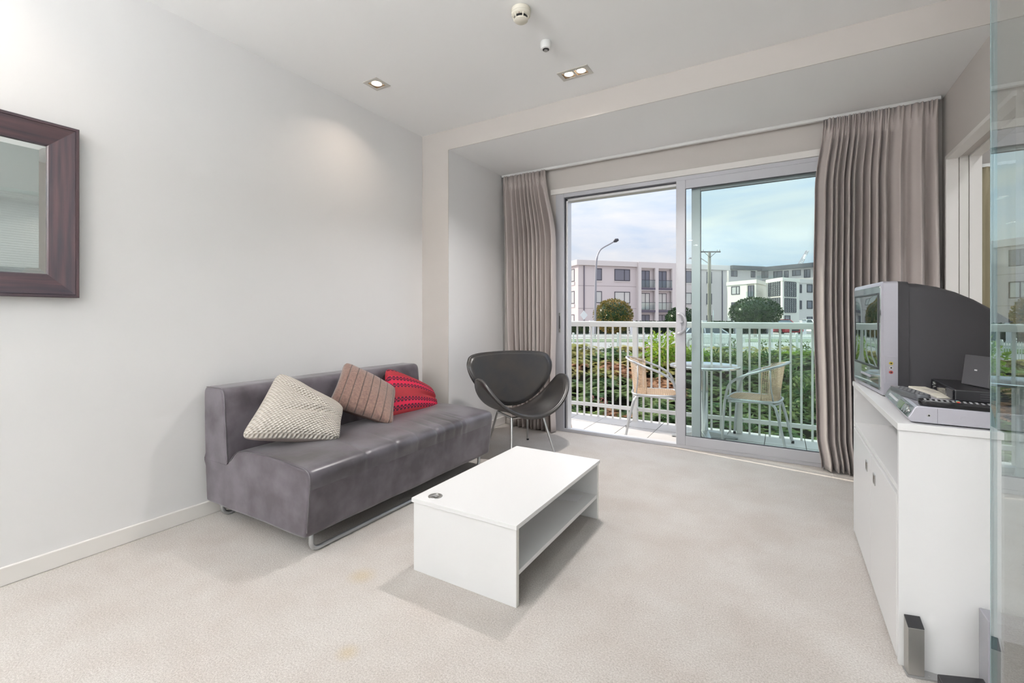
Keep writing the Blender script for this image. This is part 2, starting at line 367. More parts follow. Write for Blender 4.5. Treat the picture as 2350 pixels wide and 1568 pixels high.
# D handle on the meeting stile
hp = smoothpts([(-0.726, YF-0.006, 1.092), (-0.70, YF-0.045, 1.088), (-0.672, YF-0.058, 1.062), (-0.664, YF-0.060, 1.02), (-0.672, YF-0.058, 0.965), (-0.70, YF-0.045, 0.938), (-0.726, YF-0.006, 0.934)], 5)
MB().tube(hp, 0.0115, 8).build('handle', M['alu'], dr, smooth='all')
B(-0.738, -0.700, YF-0.013, YF-0.005, 0.925, 1.10).build('handle_plate', M['alu'], dr, bevel=0.003)
B(-0.716, -0.690, YF-0.028, YF-0.012, 1.02, 1.032).build('latch_lever', M['alu'], dr, bevel=0.002)
B(-1.797, -1.777, YF-0.006, YF+0.001, 0.925, 1.105).build('flush_pull', M['chrome'], dr, bevel=0.003)
B(-1.791, -1.783, YF-0.007, YF-0.005, 0.955, 1.075).build('flush_pull', M['alu_dk'], dr)
# small stay on the wall at the right of the door
st = thing('security_stay', 'small silver stay on the wall beside the right curtain', 'latch', (0.872, 3.905, 1.27))
B(0.862, 0.879, 3.895, 3.919, 1.255, 1.30).build('bracket', M['chrome'], st, bevel=0.002)
MB().tube([(0.866, 3.893, 1.20), (0.866, 3.893, 1.315)], 0.007, 8).build('rod', M['chrome'], st, smooth=True)
# ------------------------------------------------------------------ recessed lamps
def downlight(cx, cy, w, d, n, label, grp):
    t = thing('downlight', label, 'light', (cx, cy, HC), 0, grp)
    fr = MB()
    for (a, b, e, f) in cells((cx-w/2, cx+w/2), (cy-d/2, cy+d/2), [(cx-w/2+0.022, cx+w/2-0.022, cy-d/2+0.022, cy+d/2-0.022)]): fr.box(a, b, e, f, HC-0.004, HC)
    if n == 2: fr.box(cx-0.006, cx+0.006, cy-d/2+0.022, cy+d/2-0.022, HC-0.004, HC)
    fr.build('trim_frame', M['chrome_l'], t)
    hx, hy = w/2-0.0225, d/2-0.0225
    hs = MB(); z0, z1 = HC-0.002, HC+0.07
    for (a, b, e, f) in cells((cx-hx, cx+hx), (cy-hy, cy+hy), [(cx-hx+0.002, cx+hx-0.002, cy-hy+0.002, cy+hy-0.002)]): hs.box(a, b, e, f, z0, z1)
    hs.box(cx-hx, cx+hx, cy-hy, cy+hy, z1, z1+0.004)
    hs.build('housing', M['housing'], t)
    for k in range(n):
        lx = cx if n == 1 else cx+(-0.042, 0.042)[k]
        r = min(hy, 0.04)-0.003
        MB().tube([(lx+r*math.cos(a*math.pi/12), cy+r*math.sin(a*math.pi/12), HC+0.004) for a in range(24)], 0.0035, 6, closed=True).build('gimbal_ring', M['alu_out'], t, smooth='all')
        MB().lathe([(0.0, 0.003), (r*0.66, 0.004), (r*0.86, 0.007), (r*0.9, 0.04), (0.0, 0.04)], 20, (lx, cy, HC)).build('globe', M['glow'], t, smooth=True)
        L = bpy.data.lights.new('downlight_lamp', 'AREA'); L.shape = 'DISK'; L.size = 0.046; L.energy = LAMP_W if n == 2 else LAMP_W*0.14; L.color = LAMP_C if n == 2 else (1.0, 0.82, 0.66); L.spread = math.radians(125)
        lo = bpy.data.objects.new('lamp_light', L); COL.objects.link(lo); lo.parent = t; lo.location = (lx-cx, 0, 0.0015)
    return t
M['chrome_l'] = mat('lamp_trim', (0.62, 0.60, 0.56), 0.4, 0.4)
M['housing'] = mat('lamp_housing', (0.10, 0.07, 0.045), 0.6)
for i, (x, y) in enumerate(DLS): downlight(x, y, 0.128, 0.128, 1, ['square single recessed downlight above the sofa', 'unseen square single downlight added above the mirror'][i], 'recessed downlights')
for i, (x, y) in enumerate(DLD): downlight(x, y, 0.205, 0.114, 2, ['double recessed downlight near the ceiling bulkhead'][i], 'recessed downlights')
kp = None
for i, (x, y) in enumerate(FILL_XY):  # downlights added out of view to brighten the room and the glass
    t = thing('added_downlight', 'unseen round downlight added as fill light behind the camera' if x < 0 else 'unseen round downlight added as fill light beyond the glass', 'light', (x, y, HC), 0, 'added downlights behind the camera' if x < 0 else 'added downlights beyond the glass')
    MB().lathe([(0.045, -0.001), (0.050, -0.006), (0.060, -0.007), (0.064, -0.003), (0.064, 0.0)], 24).build('trim_ring', M['whitep'], t, smooth=True, local=True)
    MB().lathe([(0.0, -0.0035), (0.044, -0.0035), (0.045, -0.001), (0.0, -0.001)], 24).build('diffuser', M['glow'], t, local=True)
    L = bpy.data.lights.new('fill_lamp', 'AREA'); L.shape = 'DISK'; L.size = 0.09; L.energy = FILL_W if x < 0 else FILL_W*12.0; L.color = FILL_C
    lo = bpy.data.objects.new('lamp_light', L); COL.objects.link(lo); lo.parent = t; lo.location = (0, 0, -0.009)
# torchieres added out of view behind the camera, bouncing fill light off the ceiling
for i, (x, y) in enumerate(((-1.75, -1.35), (-2.1, -2.6), (-0.35, -2.7))):
    t = thing('added_torchiere', ['unseen silver torchiere added as fill light, nearest the camera', 'unseen silver torchiere added as fill light in the back left corner', 'unseen silver torchiere added as fill light against the back wall'][i], 'floor lamp', (x, y, 0), 0, 'added fill uplights')
    MB().lathe([(0.14, 0), (0.14, 0.012), (0.03, 0.03)], 24).build('base', M['chrome'], t, smooth=True, local=True)
    MB().tube([(0, 0, 0.02), (0, 0, 1.70)], 0.011, 10).build('pole', M['chrome'], t, smooth=True, local=True)
    MB().lathe([(0.02, 1.69), (0.10, 1.72), (0.17, 1.80), (0.165, 1.80), (0.098, 1.727), (0.018, 1.70)], 28).build('bowl', M['chrome'], t, smooth=True, local=True)
    MB().lathe([(0.0, 1.735), (0.09, 1.735), (0.09, 1.742), (0.0, 1.742)], 20).build('lamp_globe', M['glow'], t, local=True)
    L = bpy.data.lights.new('added_uplight', 'AREA'); L.shape = 'DISK'; L.size = 0.24; L.energy = FILL_UP_W; L.color = FILL_UP_C
    lo = bpy.data.objects.new('lamp_light', L); COL.objects.link(lo); lo.parent = t; lo.location = (0, 0, 1.80); lo.rotation_euler = (math.pi, 0, 0)
# smoke detector and small alarm sensor
sx, sy = -1.135, 2.012
t = thing('smoke_detector', 'round cream smoke detector on the ceiling', 'smoke detector', (sx, sy, HC))
MB().lathe([(0.046, 0), (0.050, -0.004), (0.050, -0.016), (0.047, -0.020)], 32, (sx, sy, HC)).build('base', M['cream'], t, smooth=True)
MB().lathe([(0.047, -0.020), (0.049, -0.024), (0.047, -0.034), (0.038, -0.040), (0.030, -0.041)], 32, (sx, sy, HC)).build('body', M['cream'], t, smooth=True)
MB().lathe([(0.032, -0.038), (0.034, -0.041), (0.033, -0.052), (0.030, -0.053)], 24, (sx, sy, HC)).build('vent', M['black'], t, smooth=True)
for k in range(6):
    rb = MB()
    a = k*math.pi/3+0.25; ca, sa = math.cos(a), math.sin(a)
    rb.tube([(sx+0.040*ca, sy+0.040*sa, HC-0.036), (sx+0.034*ca, sy+0.034*sa, HC-0.056)], 0.0035, 6)
    rb.build('vent_rib', M['cream'], t, smooth=True)
MB().lathe([(0.028, -0.050), (0.035, -0.053), (0.035, -0.058), (0.030, -0.062), (0.0, -0.063)], 28, (sx, sy, HC)).build('cap', M['cream'], t, smooth=True)
MB().lathe([(0.0, -0.040), (0.0025, -0.041), (0.0, -0.044)], 8, (sx+0.012, sy-0.040, HC)).build('indicator', mat('red_led', (0.2, 0.01, 0.01), 0.3), t)
sx, sy = -1.150, 2.325
t = thing('ceiling_sensor', 'small white dome sensor with silver tip on the ceiling', 'sensor', (sx, sy, HC))
MB().lathe([(0.030, 0), (0.031, -0.004), (0.031, -0.030), (0.027, -0.040), (0.018, -0.043)], 28, (sx, sy, HC)).build('body', M['whitep'], t, smooth=True)
MB().lathe([(0.019, -0.041), (0.018, -0.045), (0.012, -0.046)], 20, (sx, sy, HC)).build('rim', M['black'], t, smooth=True)
MB().lathe([(0.011, -0.040), (0.011, -0.052), (0.0, -0.054)], 16, (sx, sy, HC)).build('tip', M['chrome'], t, smooth=True)
# ------------------------------------------------------------------ glass partition and venetian blind at the right
XG, YG = 0.4235, 1.507
gp = thing('glass_partition', 'full height frameless glass panel at the right edge', 'glass panel', (XG, 0.0, 0))
B(XG, XG+0.003, -2.4, YG-0.006, 0.004, HC-0.002).build('pane', M['glassp'], gp)
B(XG, XG+0.011, YG-0.006, YG, 0.004, HC-0.002).build('polished_edge', mat('glass_edge', (0.42, 0.58, 0.62), 0.08, trans=0.4), gp, bevel=0.001)
B(XG-0.006, XG+0.018, -2.4, YG, HC-0.016, HC).build('head_channel', M['alu_out'], gp)
B(XG-0.006, XG+0.018, -2.4, YG-0.02, 0.0, 0.004).build('floor_channel', M['alu_out'], gp)
vb = thing('venetian_blind', 'white venetian blind hanging behind the glass panel', 'blind', (0.47, 0.0, 0.4))
VZ0, VZ1, VY0, VY1 = 0.40, 2.16, -1.3, 1.455
B(0.455, 0.490, VY0, VY1, VZ1, VZ1+0.035).build('head_rail', M['blind'], vb, bevel=0.003)
B(0.462, 0.484, VY0, VY1, VZ0-0.012, VZ0).build('bottom_rail', M['blind'], vb, bevel=0.003)
sl = MB(); a = math.radians(12); ca, sa = 0.0125*math.cos(a), 0.0125*math.sin(a)
sl.add([(-ca, VY0, -sa), (0, VY0, 0.0012), (ca, VY0, sa), (-ca, VY1, -sa), (0, VY1, 0.0012), (ca, VY1, sa)], [(0, 1, 4, 3), (1, 2, 5, 4)])
s0 = None; z = VZ0+0.02; k = 0
while z < VZ1-0.01:
    if s0 is None:
        s0 = sl.build('slat', M['blind'], vb, local=True, solid=0.0006, fix=False); o = s0
    else:
        o = s0.copy(); COL.objects.link(o)
    o.location = (0.003, 0, z-0.4); z += 0.0215
for y in (-0.9, 0.1, 1.30):
    MB().tube([(0.486, y, VZ0), (0.486, y, VZ1)], 0.0011, 5).build('ladder_cord', M['blind'], vb)
from mathutils import noise as mnoise
# ------------------------------------------------------------------ framed mirror on the left wall
M['frame'] = mat('dark_stained_wood', (0.085, 0.055, 0.062), 0.34, noise=0.5, ns=3.2, col2=(0.030, 0.027, 0.038), stretch=(6, 6, 6), bump=0.05, bs=40)
def woodmat(nm, st):
    m = mat(nm, (0.105, 0.062, 0.066), 0.33, noise=0.5, ns=2.0, col2=(0.042, 0.036, 0.048), stretch=st, detail=9); return m
M['frame_v'] = woodmat('stained_wood_upright', (20, 34, 1.6)); M['frame_h'] = woodmat('stained_wood_level', (20, 1.6, 34))
mi = thing('wall_mirror', 'mirror in a wide dark wood frame on the left wall', 'mirror', (XL, 0.27, 1.156))
MY0, MY1, MZ0, MZ1 = -0.25, 0.762, 1.156, 1.892
PR = [(0, 0.0), (0, 0.036), (0.003, 0.039), (0.012, 0.039), (0.0125, 0.036), (0.014, 0.037), (0.094, 0.020), (0.098, 0.016), (0.098, 0.0)]
def rail(side):
    m = MB(); vs = []
    for d, h in PR:
        if side == 'top': e = [(XL+h, MY0+d, MZ1-d), (XL+h, MY1-d, MZ1-d)]
        if side == 'bot': e = [(XL+h, MY0+d, MZ0+d), (XL+h, MY1-d, MZ0+d)]
        if side == 'far': e = [(XL+h, MY1-d, MZ0+d), (XL+h, MY1-d, MZ1-d)]
        if side == 'near': e = [(XL+h, MY0+d, MZ0+d), (XL+h, MY0+d, MZ1-d)]
        vs += e
    n = len(PR); fs = [(2*i, 2*((i+1) % n), 2*((i+1) % n)+1, 2*i+1) for i in range(n)]+[tuple(range(0, 2*n, 2)), tuple(range(1, 2*n, 2))[::-1]]
    m.add(vs, fs); return m
for s in ('top', 'bot'): rail(s).build('frame_rail', M['frame_h'], mi)
for s in ('far', 'near'): rail(s).build('frame_stile', M['frame_v'], mi)
a = 0.0975; y0, y1, z0, z1 = MY0+a, MY1-a, MZ0+a, MZ1-a; bw = 0.024; xf, xe = XL+0.0125, XL+0.0105
g = MB().add([(xf, y0+bw, z0+bw), (xf, y1-bw, z0+bw), (xf, y1-bw, z1-bw), (xf, y0+bw, z1-bw)], [(0, 1, 2, 3)]).build('mirror_glass', M['mirror'], mi, fix=False)
bv = MB().add([(xf, y0+bw, z0+bw), (xf, y1-bw, z0+bw), (xf, y1-bw, z1-bw), (xf, y0+bw, z1-bw), (xe, y0, z0), (xe, y1, z0), (xe, y1, z1), (xe, y0, z1)], [(0, 4, 5, 1), (1, 5, 6, 2), (2, 6, 7, 3), (3, 7, 4, 0)])
bv.build('glass_bevel', M['mirror'], mi, fix=False)
# ------------------------------------------------------------------ sofa
def roundpoly(pts, n=5):
    out = []; m = len(pts)
    for i, (x, z, r) in enumerate(pts):
        p = Vector((x, z)); a = Vector(pts[i-1][:2])-p; b = Vector(pts[(i+1) % m][:2])-p
        r = min(r, a.length*0.49, b.length*0.49)
        if r < 1e-4: out.append((x, z)); continue
        p0 = p+a.normalized()*r; p1 = p+b.normalized()*r
        for k in range(n+1):
            t = k/n; q = p0*(1-t)**2+p*2*t*(1-t)+p1*t*t; out.append((q.x, q.y))
    return out
def resample(pts, step):
    out = []
    for i in range(len(pts)):
        a = Vector(pts[i]); b = Vector(pts[(i+1) % len(pts)]); k = max(1, int((b-a).length/step))
        for j in range(k): q = a+(b-a)*j/k; out.append((q.x, q.y))
    return out
def loft(pts, ys, rad, disp=None, keep=None):
    n = len(pts); nr = []
    area = sum(pts[i][0]*pts[(i+1) % n][1]-pts[(i+1) % n][0]*pts[i][1] for i in range(n)); sg = 1 if area > 0 else -1
    for i in range(n):
        t = Vector(pts[(i+1) % n])-Vector(pts[i-1]); nr.append(Vector((-t.y, t.x)).normalized()*sg)
    rows = [(ys[0], rad), (ys[0]+rad*0.08, rad*0.6), (ys[0]+rad*0.3, rad*0.27), (ys[0]+rad*0.62, rad*0.08)]
    rows += [(y, 0) for y in ys if ys[0]+rad < y < ys[-1]-rad]
    rows += [(ys[-1]-rad*0.62, rad*0.08), (ys[-1]-rad*0.3, rad*0.27), (ys[-1]-rad*0.08, rad*0.6), (ys[-1], rad)]
    m = MB(); vs = []
    for y, ins in rows:
        for i in range(n):
            q = Vector(pts[i])+nr[i]*(0 if keep and keep(*pts[i]) else ins); p = Vector((q.x, y, q.y))
            if disp: p = disp(p, Vector((-nr[i].x, 0, -nr[i].y)))
            vs.append(p)
    k = len(rows); fs = [(r*n+i, r*n+(i+1) % n, (r+1)*n+(i+1) % n, (r+1)*n+i) for r in range(k-1) for i in range(n)]
    fs += [tuple(range(n)), tuple(range((k-1)*n, k*n))]
    m.add(vs, fs); return m
M['suede'] = mat('grey_suede', (0.132, 0.116, 0.134), 0.62, noise=0.5, ns=6.0, nw=0.13, col2=(0.064, 0.053, 0.063), bump=0.12, bs=14, bd=0.006, sheen=0.35, detail=8, spec=0.45)
M['suede_s'] = mat('grey_suede_polished', (0.120, 0.109, 0.126), 0.33, noise=0.5, ns=5.0, nw=0.13, col2=(0.052, 0.044, 0.050), bump=0.18, bs=13, bd=0.006, sheen=0.2, detail=8, spec=0.6)
SY0, SY1 = 1.268, 2.735
so = thing('sofa', 'armless charcoal suede sofa on silver skids against the left wall', 'sofa', (-2.2, 2.0, 0))
CREASE = [1.60, 1.80, 1.97, 2.13, 2.21, 2.30, 2.385, 2.43]
def seatd(p, nn):
    w = math.exp(-((p.x+1.83)/0.13)**2)*max(0, min(1, (p.z-0.27)/0.08))
    d = 0.0
    for i, c0 in enumerate(CREASE):
        yy = p.y-c0-0.05*(p.x+1.83)*(1 if i % 2 else -0.6)
        d -= w*(0.0045 if i % 3 else 0.007)*math.exp(-(yy/0.011)**2)
    if p.z > 0.35: d += 0.012*math.sin(max(0, min(1, (p.y-SY0)/(SY1-SY0)))*math.pi)**0.5*max(0, 1-((p.x+2.05)/0.4)**2)
    d += (0.0 if KEEP(p.x, p.z) else 0.004)*mnoise.noise(Vector((p.x*5, p.y*4, p.z*5)))
    d -= 0.004*math.exp(-((p.z-0.325)/0.010)**2)*(1 if p.x > -1.9 else 0)
    return p+nn*d
seatp = resample(roundpoly([(-2.640, 0.092, 0.02), (-1.800, 0.092, 0.03), (-1.768, 0.398, 0.055), (-2.05, 0.420, 0.10), (-2.35, 0.405, 0.07), (-2.432, 0.316, 0.012), (-2.655, 0.316, 0.004)]), 0.03)
ys = [SY0+i*(SY1-SY0)/130 for i in range(131)]
KEEP = lambda x, z: x < -2.40 and 0.30 < z < 0.335
sb = loft(seatp, ys, 0.016, seatd, KEEP)
sb.m = []
n = len(seatp)
for fc in sb.f:
    if len(fc) > 4: sb.m.append(0); continue
    q = [sb.v[i] for i in fc]; cz = sum(p[2] for p in q)/4; cx_ = sum(p[0] for p in q)/4
    sb.m.append(1 if (cz > 0.327 and SY0+0.012 < sum(p[1] for p in q)/4 < SY1-0.012) else 0)
seat = sb.build('seat', [M['suede'], M['suede_s']], so, smooth='all')
backp = resample(roundpoly([(-2.655, 0.316, 0.004), (-2.434, 0.318, 0.01), (-2.470, 0.702, 0.045), (-2.662, 0.700, 0.035)]), 0.03)
ysb = [SY0+i*(SY1-SY0)/60 for i in range(61)]
def backd(p, nn): return p+nn*((0.0 if KEEP(p.x, p.z) else 0.004)*mnoise.noise(Vector((p.x*4, p.y*3, p.z*4))))
back = loft(backp, ysb, 0.016, backd, KEEP).build('backrest', M['suede'], so, smooth='all')
def seamline(prof, y, sel, dz=0): return [(x, y, z) for x, z in prof if sel(x, z)]
for y in (SY0+0.004,):
    q = [(x, y, z) for x, z in seatp if z > 0.322 or (x > -1.81 and z > 0.11)]
    q.sort(key=lambda p: (-p[0] if p[2] > 0.39 else (-p[0]-5 if p[0] > -1.9 else -p[0]+5), p[2] if p[0] > -1.9 else -p[2]))
    q2 = [(x, y, z) for x, z in seatp]
    i0 = min(range(len(seatp)), key=lambda i: (seatp[i][0]+1.795)**2+(seatp[i][1]-0.12)**2); i1 = min(range(len(seatp)), key=lambda i: (seatp[i][0]+2.425)**2+(seatp[i][1]-0.325)**2)
    MB().tube([(p[0], y, p[2]) for p in q2[i0:i1+1]], 0.0022, 5).build('piping', M['suede_s'], seat, smooth='all')
    j0 = min(range(len(backp)), key=lambda i: (backp[i][0]+2.434)**2+(backp[i][1]-0.34)**2); j1 = min(range(len(backp)), key=lambda i: (backp[i][0]+2.64)**2+(backp[i][1]-0.70)**2)
    MB().tube([(backp[i][0], y, backp[i][1]) for i in range(j0, j1+1)], 0.0022, 5).build('piping', M['suede_s'], back, smooth='all')
for xx in (-1.842, -2.585):
    zt = 0.10
    pts = [(xx, 1.325, zt), (xx, 1.325, 0.05)]+[(xx, 1.325+0.038*(1-math.cos(a)), 0.05-0.038*math.sin(a)) for a in [i*math.pi/12 for i in range(1, 7)]]
    pts += [(xx, 1.5, 0.012), (xx, 2.5, 0.012)]
    pts += [(xx, 2.66-0.038*(1-math.sin(a)), 0.012+0.038*(1-math.cos(a))) for a in [i*math.pi/12 for i in range(0, 7)]]+[(xx, 2.66, zt)]
    MB().tube(pts, 0.011, 10).build('skid', M['steel'], so, smooth='all')
# ------------------------------------------------------------------ cushions
def cushion(name, TL, TR, BR, BL, T, matf, matb, label, pinch=0.05, wr=0.01, seed=0, nu=40, dents=()):
    TL, TR, BR, BL = map(Vector, (TL, TR, BR, BL)); c = (TL+TR+BR+BL)/4
    nrm = (TR-BL).cross(TL-BR).normalized()
    if nrm.x < 0: nrm = -nrm
    def base(u, v):
        a, b = 2*u-1, 2*v-1
        p = (BL*(1-u)+BR*u)*(1-v)+(TL*(1-u)+TR*u)*v
        k = pinch*((1-a*a)*b*b+(1-b*b)*a*a)
        k += 0.085*(a*a*b*b)**4
        return p+(c-p)*k, a, b
    vs = []; fs = []; uv = []
    def idx(side, i, j): return side*(nu+1)*(nu+1)+i*(nu+1)+j
    for side in (0, 1):
        for i in range(nu+1):
            for j in range(nu+1):
                p, a, b = base(i/nu, j/nu)
                h = max(0.0, (1-a*a)*(1-b*b))**0.42
                w = wr*mnoise.noise(Vector((i/nu*3+seed, j/nu*3, 1.3)))*min(1, h*2)
                for (du, dv, dl, dw, dd, ang) in dents:
                    xx = (i/nu-du)*math.cos(ang)+(j/nu-dv)*math.sin(ang); yy = -(i/nu-du)*math.sin(ang)+(j/nu-dv)*math.cos(ang)
                    if side == 0: w -= dd*math.exp(-(xx/dl)**2-(yy/dw)**2)
                t = T*0.5*h+w if side == 0 else -T*0.5*h
                vs.append(p+nrm*t); uv.append((i/nu, j/nu))
    for side in (0, 1):
        for i in range(nu):
            for j in range(nu):
                q = (idx(side, i, j), idx(side, i+1, j), idx(side, i+1, j+1), idx(side, i, j+1)); fs.append(q if side == 0 else q[::-1])
    base_pt = Vector((c.x, c.y, min(p.z for p in vs)))
    me = bpy.data.meshes.new(name); me.from_pydata([tuple(p-base_pt) for p in vs], [], fs)
    me.materials.append(matf); me.materials.append(matb)
    ul = me.uv_layers.new(name='UVMap')
    for p in me.polygons:
        p.use_smooth = True; p.material_index = 0 if p.index < nu*nu else 1
        for li in p.loop_indices: ul.data[li].uv = uv[me.loops[li].vertex_index]
    o = bpy.data.objects.new(name, me); COL.objects.link(o); o.location = base_pt
    bm = bmesh.new(); bm.from_mesh(me); bmesh.ops.remove_doubles(bm, verts=bm.verts, dist=0.0002); bmesh.ops.recalc_face_normals(bm, faces=bm.faces); bm.to_mesh(me); bm.free()
    return tag(o, label, 'cushion', 'cushions on the sofa'), nrm
def uvnodes(name):
    m = bpy.data.materials.new(name); m.use_nodes = True; t = m.node_tree
    uvn = t.nodes.new('ShaderNodeUVMap'); sp = t.nodes.new('ShaderNodeSeparateXYZ'); t.links.new(uvn.outputs[0], sp.inputs[0])
    def mth(op, a, b=None, c=None):
        n = t.nodes.new('ShaderNodeMath'); n.operation = op
        for s, v in zip(n.inputs, (a, b, c)):
            if v is None: continue
            if hasattr(v, 'links'): t.links.new(v, s)
            else: s.default_value = v
        return n.outputs[0]
    def mixc(f, a, b):
        x = t.nodes.new('ShaderNodeMix'); x.data_type = 'RGBA'
        for s, v in ((x.inputs[0], f), (x.inputs[6], a), (x.inputs[7], b)):
            if hasattr(v, 'links'): t.links.new(v, s)
            else: s.default_value = v
        return x.outputs[2]
    def bump(h, st, d):
        b = t.nodes.new('ShaderNodeBump'); b.inputs['Strength'].default_value = st; b.inputs['Distance'].default_value = d
        t.links.new(h, b.inputs['Height']); t.links.new(b.outputs[0], t.nodes['Principled BSDF'].inputs['Normal'])
    return m, t, sp.outputs[0], sp.outputs[1], mth, mixc, bump, uvn.outputs[0]
# cream waffle knit
m, t, U, V, mth, mixc, bump, UV = uvnodes('cream_knit'); p = t.nodes['Principled BSDF']; p.inputs['Roughness'].default_value = 0.95
K = 44*math.pi*2/2
su = mth('SINE', mth('MULTIPLY', U, K)); sv = mth('SINE', mth('MULTIPLY', V, K)); hh = mth('MULTIPLY', su, sv)
hh2 = mth('ADD', hh, mth('MULTIPLY', mth('SINE', mth('MULTIPLY', V, K*2)), 0.4))
f = mth('MULTIPLY_ADD', hh2, 0.5, 0.55); f.node.use_clamp = True
t.links.new(mixc(f, (0.42, 0.36, 0.30, 1), (0.78, 0.735, 0.68, 1)), p.inputs['Base Color']); bump(hh2, 1.0, 0.0035); KNIT = m
# brown plush with channel seams
m, t, U, V, mth, mixc, bump, UV = uvnodes('brown_plush'); p = t.nodes['Principled BSDF']; p.inputs['Roughness'].default_value = 1.0
p.inputs['Sheen Weight'].default_value = 0.4
fr = mth('ABSOLUTE', mth('SUBTRACT', mth('FRACT', mth('MULTIPLY', U, 7.5)), 0.5)); ln = mth('SUBTRACT', 1.0, mth('MULTIPLY', mth('SUBTRACT', 0.5, fr), 12.0)); ln.node.use_clamp = True
nzn = t.nodes.new('ShaderNodeTexNoise'); nzn.inputs['Scale'].default_value = 26; nzn.inputs['Detail'].default_value = 8; nzn.inputs['Roughness'].default_value = 0.75; t.links.new(UV, nzn.inputs[0])
cn = t.nodes.new('ShaderNodeValToRGB'); cn.color_ramp.elements[0].position = 0.3; cn.color_ramp.elements[1].position = 0.7; cn.color_ramp.elements[0].color = (0.125, 0.070, 0.055, 1); cn.color_ramp.elements[1].color = (0.30, 0.185, 0.150, 1); t.links.new(nzn.outputs[0], cn.inputs[0])
t.links.new(mixc(ln, cn.outputs[0], (0.075, 0.042, 0.032, 1)), p.inputs['Base Color'])
bump(mth('SUBTRACT', mth('MULTIPLY', nzn.outputs[0], 0.7), ln), 0.9, 0.006); PLUSH = m
# red print with rows of dark dots
m, t, U, V, mth, mixc, bump, UV = uvnodes('red_dot_print'); p = t.nodes['Principled BSDF']; p.inputs['Roughness'].default_value = 0.8
vo = t.nodes.new('ShaderNodeTexVoronoi'); vo.inputs['Scale'].default_value = 55; vo.inputs['Randomness'].default_value = 0.25; t.links.new(UV, vo.inputs[0])
sp2 = mth('LESS_THAN', vo.outputs['Distance'], 0.27)
col = mixc(sp2, (0.27, 0.016, 0.022, 1), (0.44, 0.008, 0.030, 1))
band = None
for (v0, v1) in ((0.10, 0.33), (0.54, 0.80), (0.95, 1.0)):
    q = mth('MULTIPLY', mth('GREATER_THAN', V, v0), mth('LESS_THAN', V, v1)); band = q if band is None else mth('MAXIMUM', band, q)
col = mixc(band, col, (0.50, 0.003, 0.042, 1))
dots = None; KU = 17.0
for vc in (0.135, 0.285, 0.585, 0.745, 0.965):
    for k, off in ((-1, 0.0), (0, 0.5), (1, 0.0)):
        du = mth('DIVIDE', mth('SUBTRACT', mth('FRACT', mth('ADD', mth('MULTIPLY', U, KU), off)), 0.5), KU)
        dv = mth('SUBTRACT', V, vc+k*0.026)
        dd = mth('ADD', mth('MULTIPLY', du, du), mth('MULTIPLY', dv, dv))
        q = mth('LESS_THAN', dd, (0.0215 if k else 0.015)**2); dots = q if dots is None else mth('MAXIMUM', dots, q)
col = mixc(dots, col, (0.065, 0.002, 0.016, 1)); t.links.new(col, p.inputs['Base Color']); REDP = m
BACKC = mat('cushion_back_taupe', (0.36, 0.30, 0.28), 0.8); BACKB = mat('cushion_back_brown', (0.14, 0.085, 0.07), 0.9); BACKR = mat('cushion_back_red', (0.40, 0.02, 0.03), 0.85)
cushion('cream_cushion', onx(637, 853, -2.41), onx(790, 938, -2.22), onx(781, 1012, -2.02), onx(546, 1008, -2.26), 0.20, KNIT, BACKC,
        'cream waffle knit cushion nearest the camera on the sofa', wr=0.012, seed=3, dents=((0.45, 0.68, 0.30, 0.055, 0.034, -0.25), (0.62, 0.44, 0.28, 0.05, 0.030, 0.35)))
cushion('brown_cushion', onx(790, 829, -2.42), onx(910, 892, -2.24), onx(903, 978, -2.02), onx(750, 932, -2.36), 0.16, PLUSH, BACKB,
        'brown plush cushion with sewn channels, middle of the sofa', wr=0.008, seed=9)
cushion('red_cushion', onx(883, 843, -2.45), onx(992, 893, -2.42), onx(1008, 944, -2.20), onx(882, 966, -2.20), 0.15, REDP, BACKR,
        'bright red cushion with rows of dark dots at the far end', wr=0.008, seed=14, dents=((0.85, 0.45, 0.25, 0.05, 0.02, 0.1),))
# ------------------------------------------------------------------ coffee table
tb = thing('coffee_table', 'low white open coffee table in front of the sofa', 'table', (-1.1, 1.9, 0))
TX0, TX1, TY0, TY1, TZ = -1.352, -0.838, 1.452, 2.346, 0.308
B(TX0, TX1, TY0, TY1, TZ-0.018, TZ).build('table_top', M['white'], tb, bevel=0.0015)
for y in (TY0+0.008, TY1-0.028): B(TX0+0.006, TX1-0.006, y, y+0.020, 0.0, TZ-0.018).build('side_panel', M['white'], tb, bevel=0.001)
for y in (TY0+0.008, TY1-0.028): B(TX1-0.0062, TX1-0.0052, y+0.001, y+0.019, 0.002, TZ-0.019).build('edge_band', M['whited'], tb)
B(TX0+0.008, TX1-0.008, TY0+0.028, TY1-0.028, 0.110, 0.128).build('shelf', M['white'], tb, bevel=0.0012)
gx, gy = onz(999, 1139, TZ).x, onz(999, 1139, TZ).y
gr = MB().lathe([(0.0, 0.0002), (0.022, 0.0002), (0.022, 0.002), (0.026, 0.0024), (0.030, 0.0018), (0.031, 0.0)], 28, (gx, gy, TZ)).build('cable_grommet', M['chrome'], tb, smooth=True)
B(gx-0.014, gx+0.014, gy-0.010, gy+0.010, TZ+0.002, TZ+0.003).build('grommet_flap', M['steel'], gr, bevel=0.001)
pa = [onz(x, y, 0.1286) for x, y in ((1280, 1133), (1338, 1137), (1325, 1152), (1270, 1145))]
pc = MB().hexa([(p.x, p.y, 0.1284) for p in pa[::-1]], [(p.x, p.y, 0.1296) for p in pa[::-1]]); 
tag(pc.build('paper_sheet', mat('paper', (0.82, 0.82, 0.84), 0.7)), 'white sheet of paper on the coffee table shelf', 'paper')
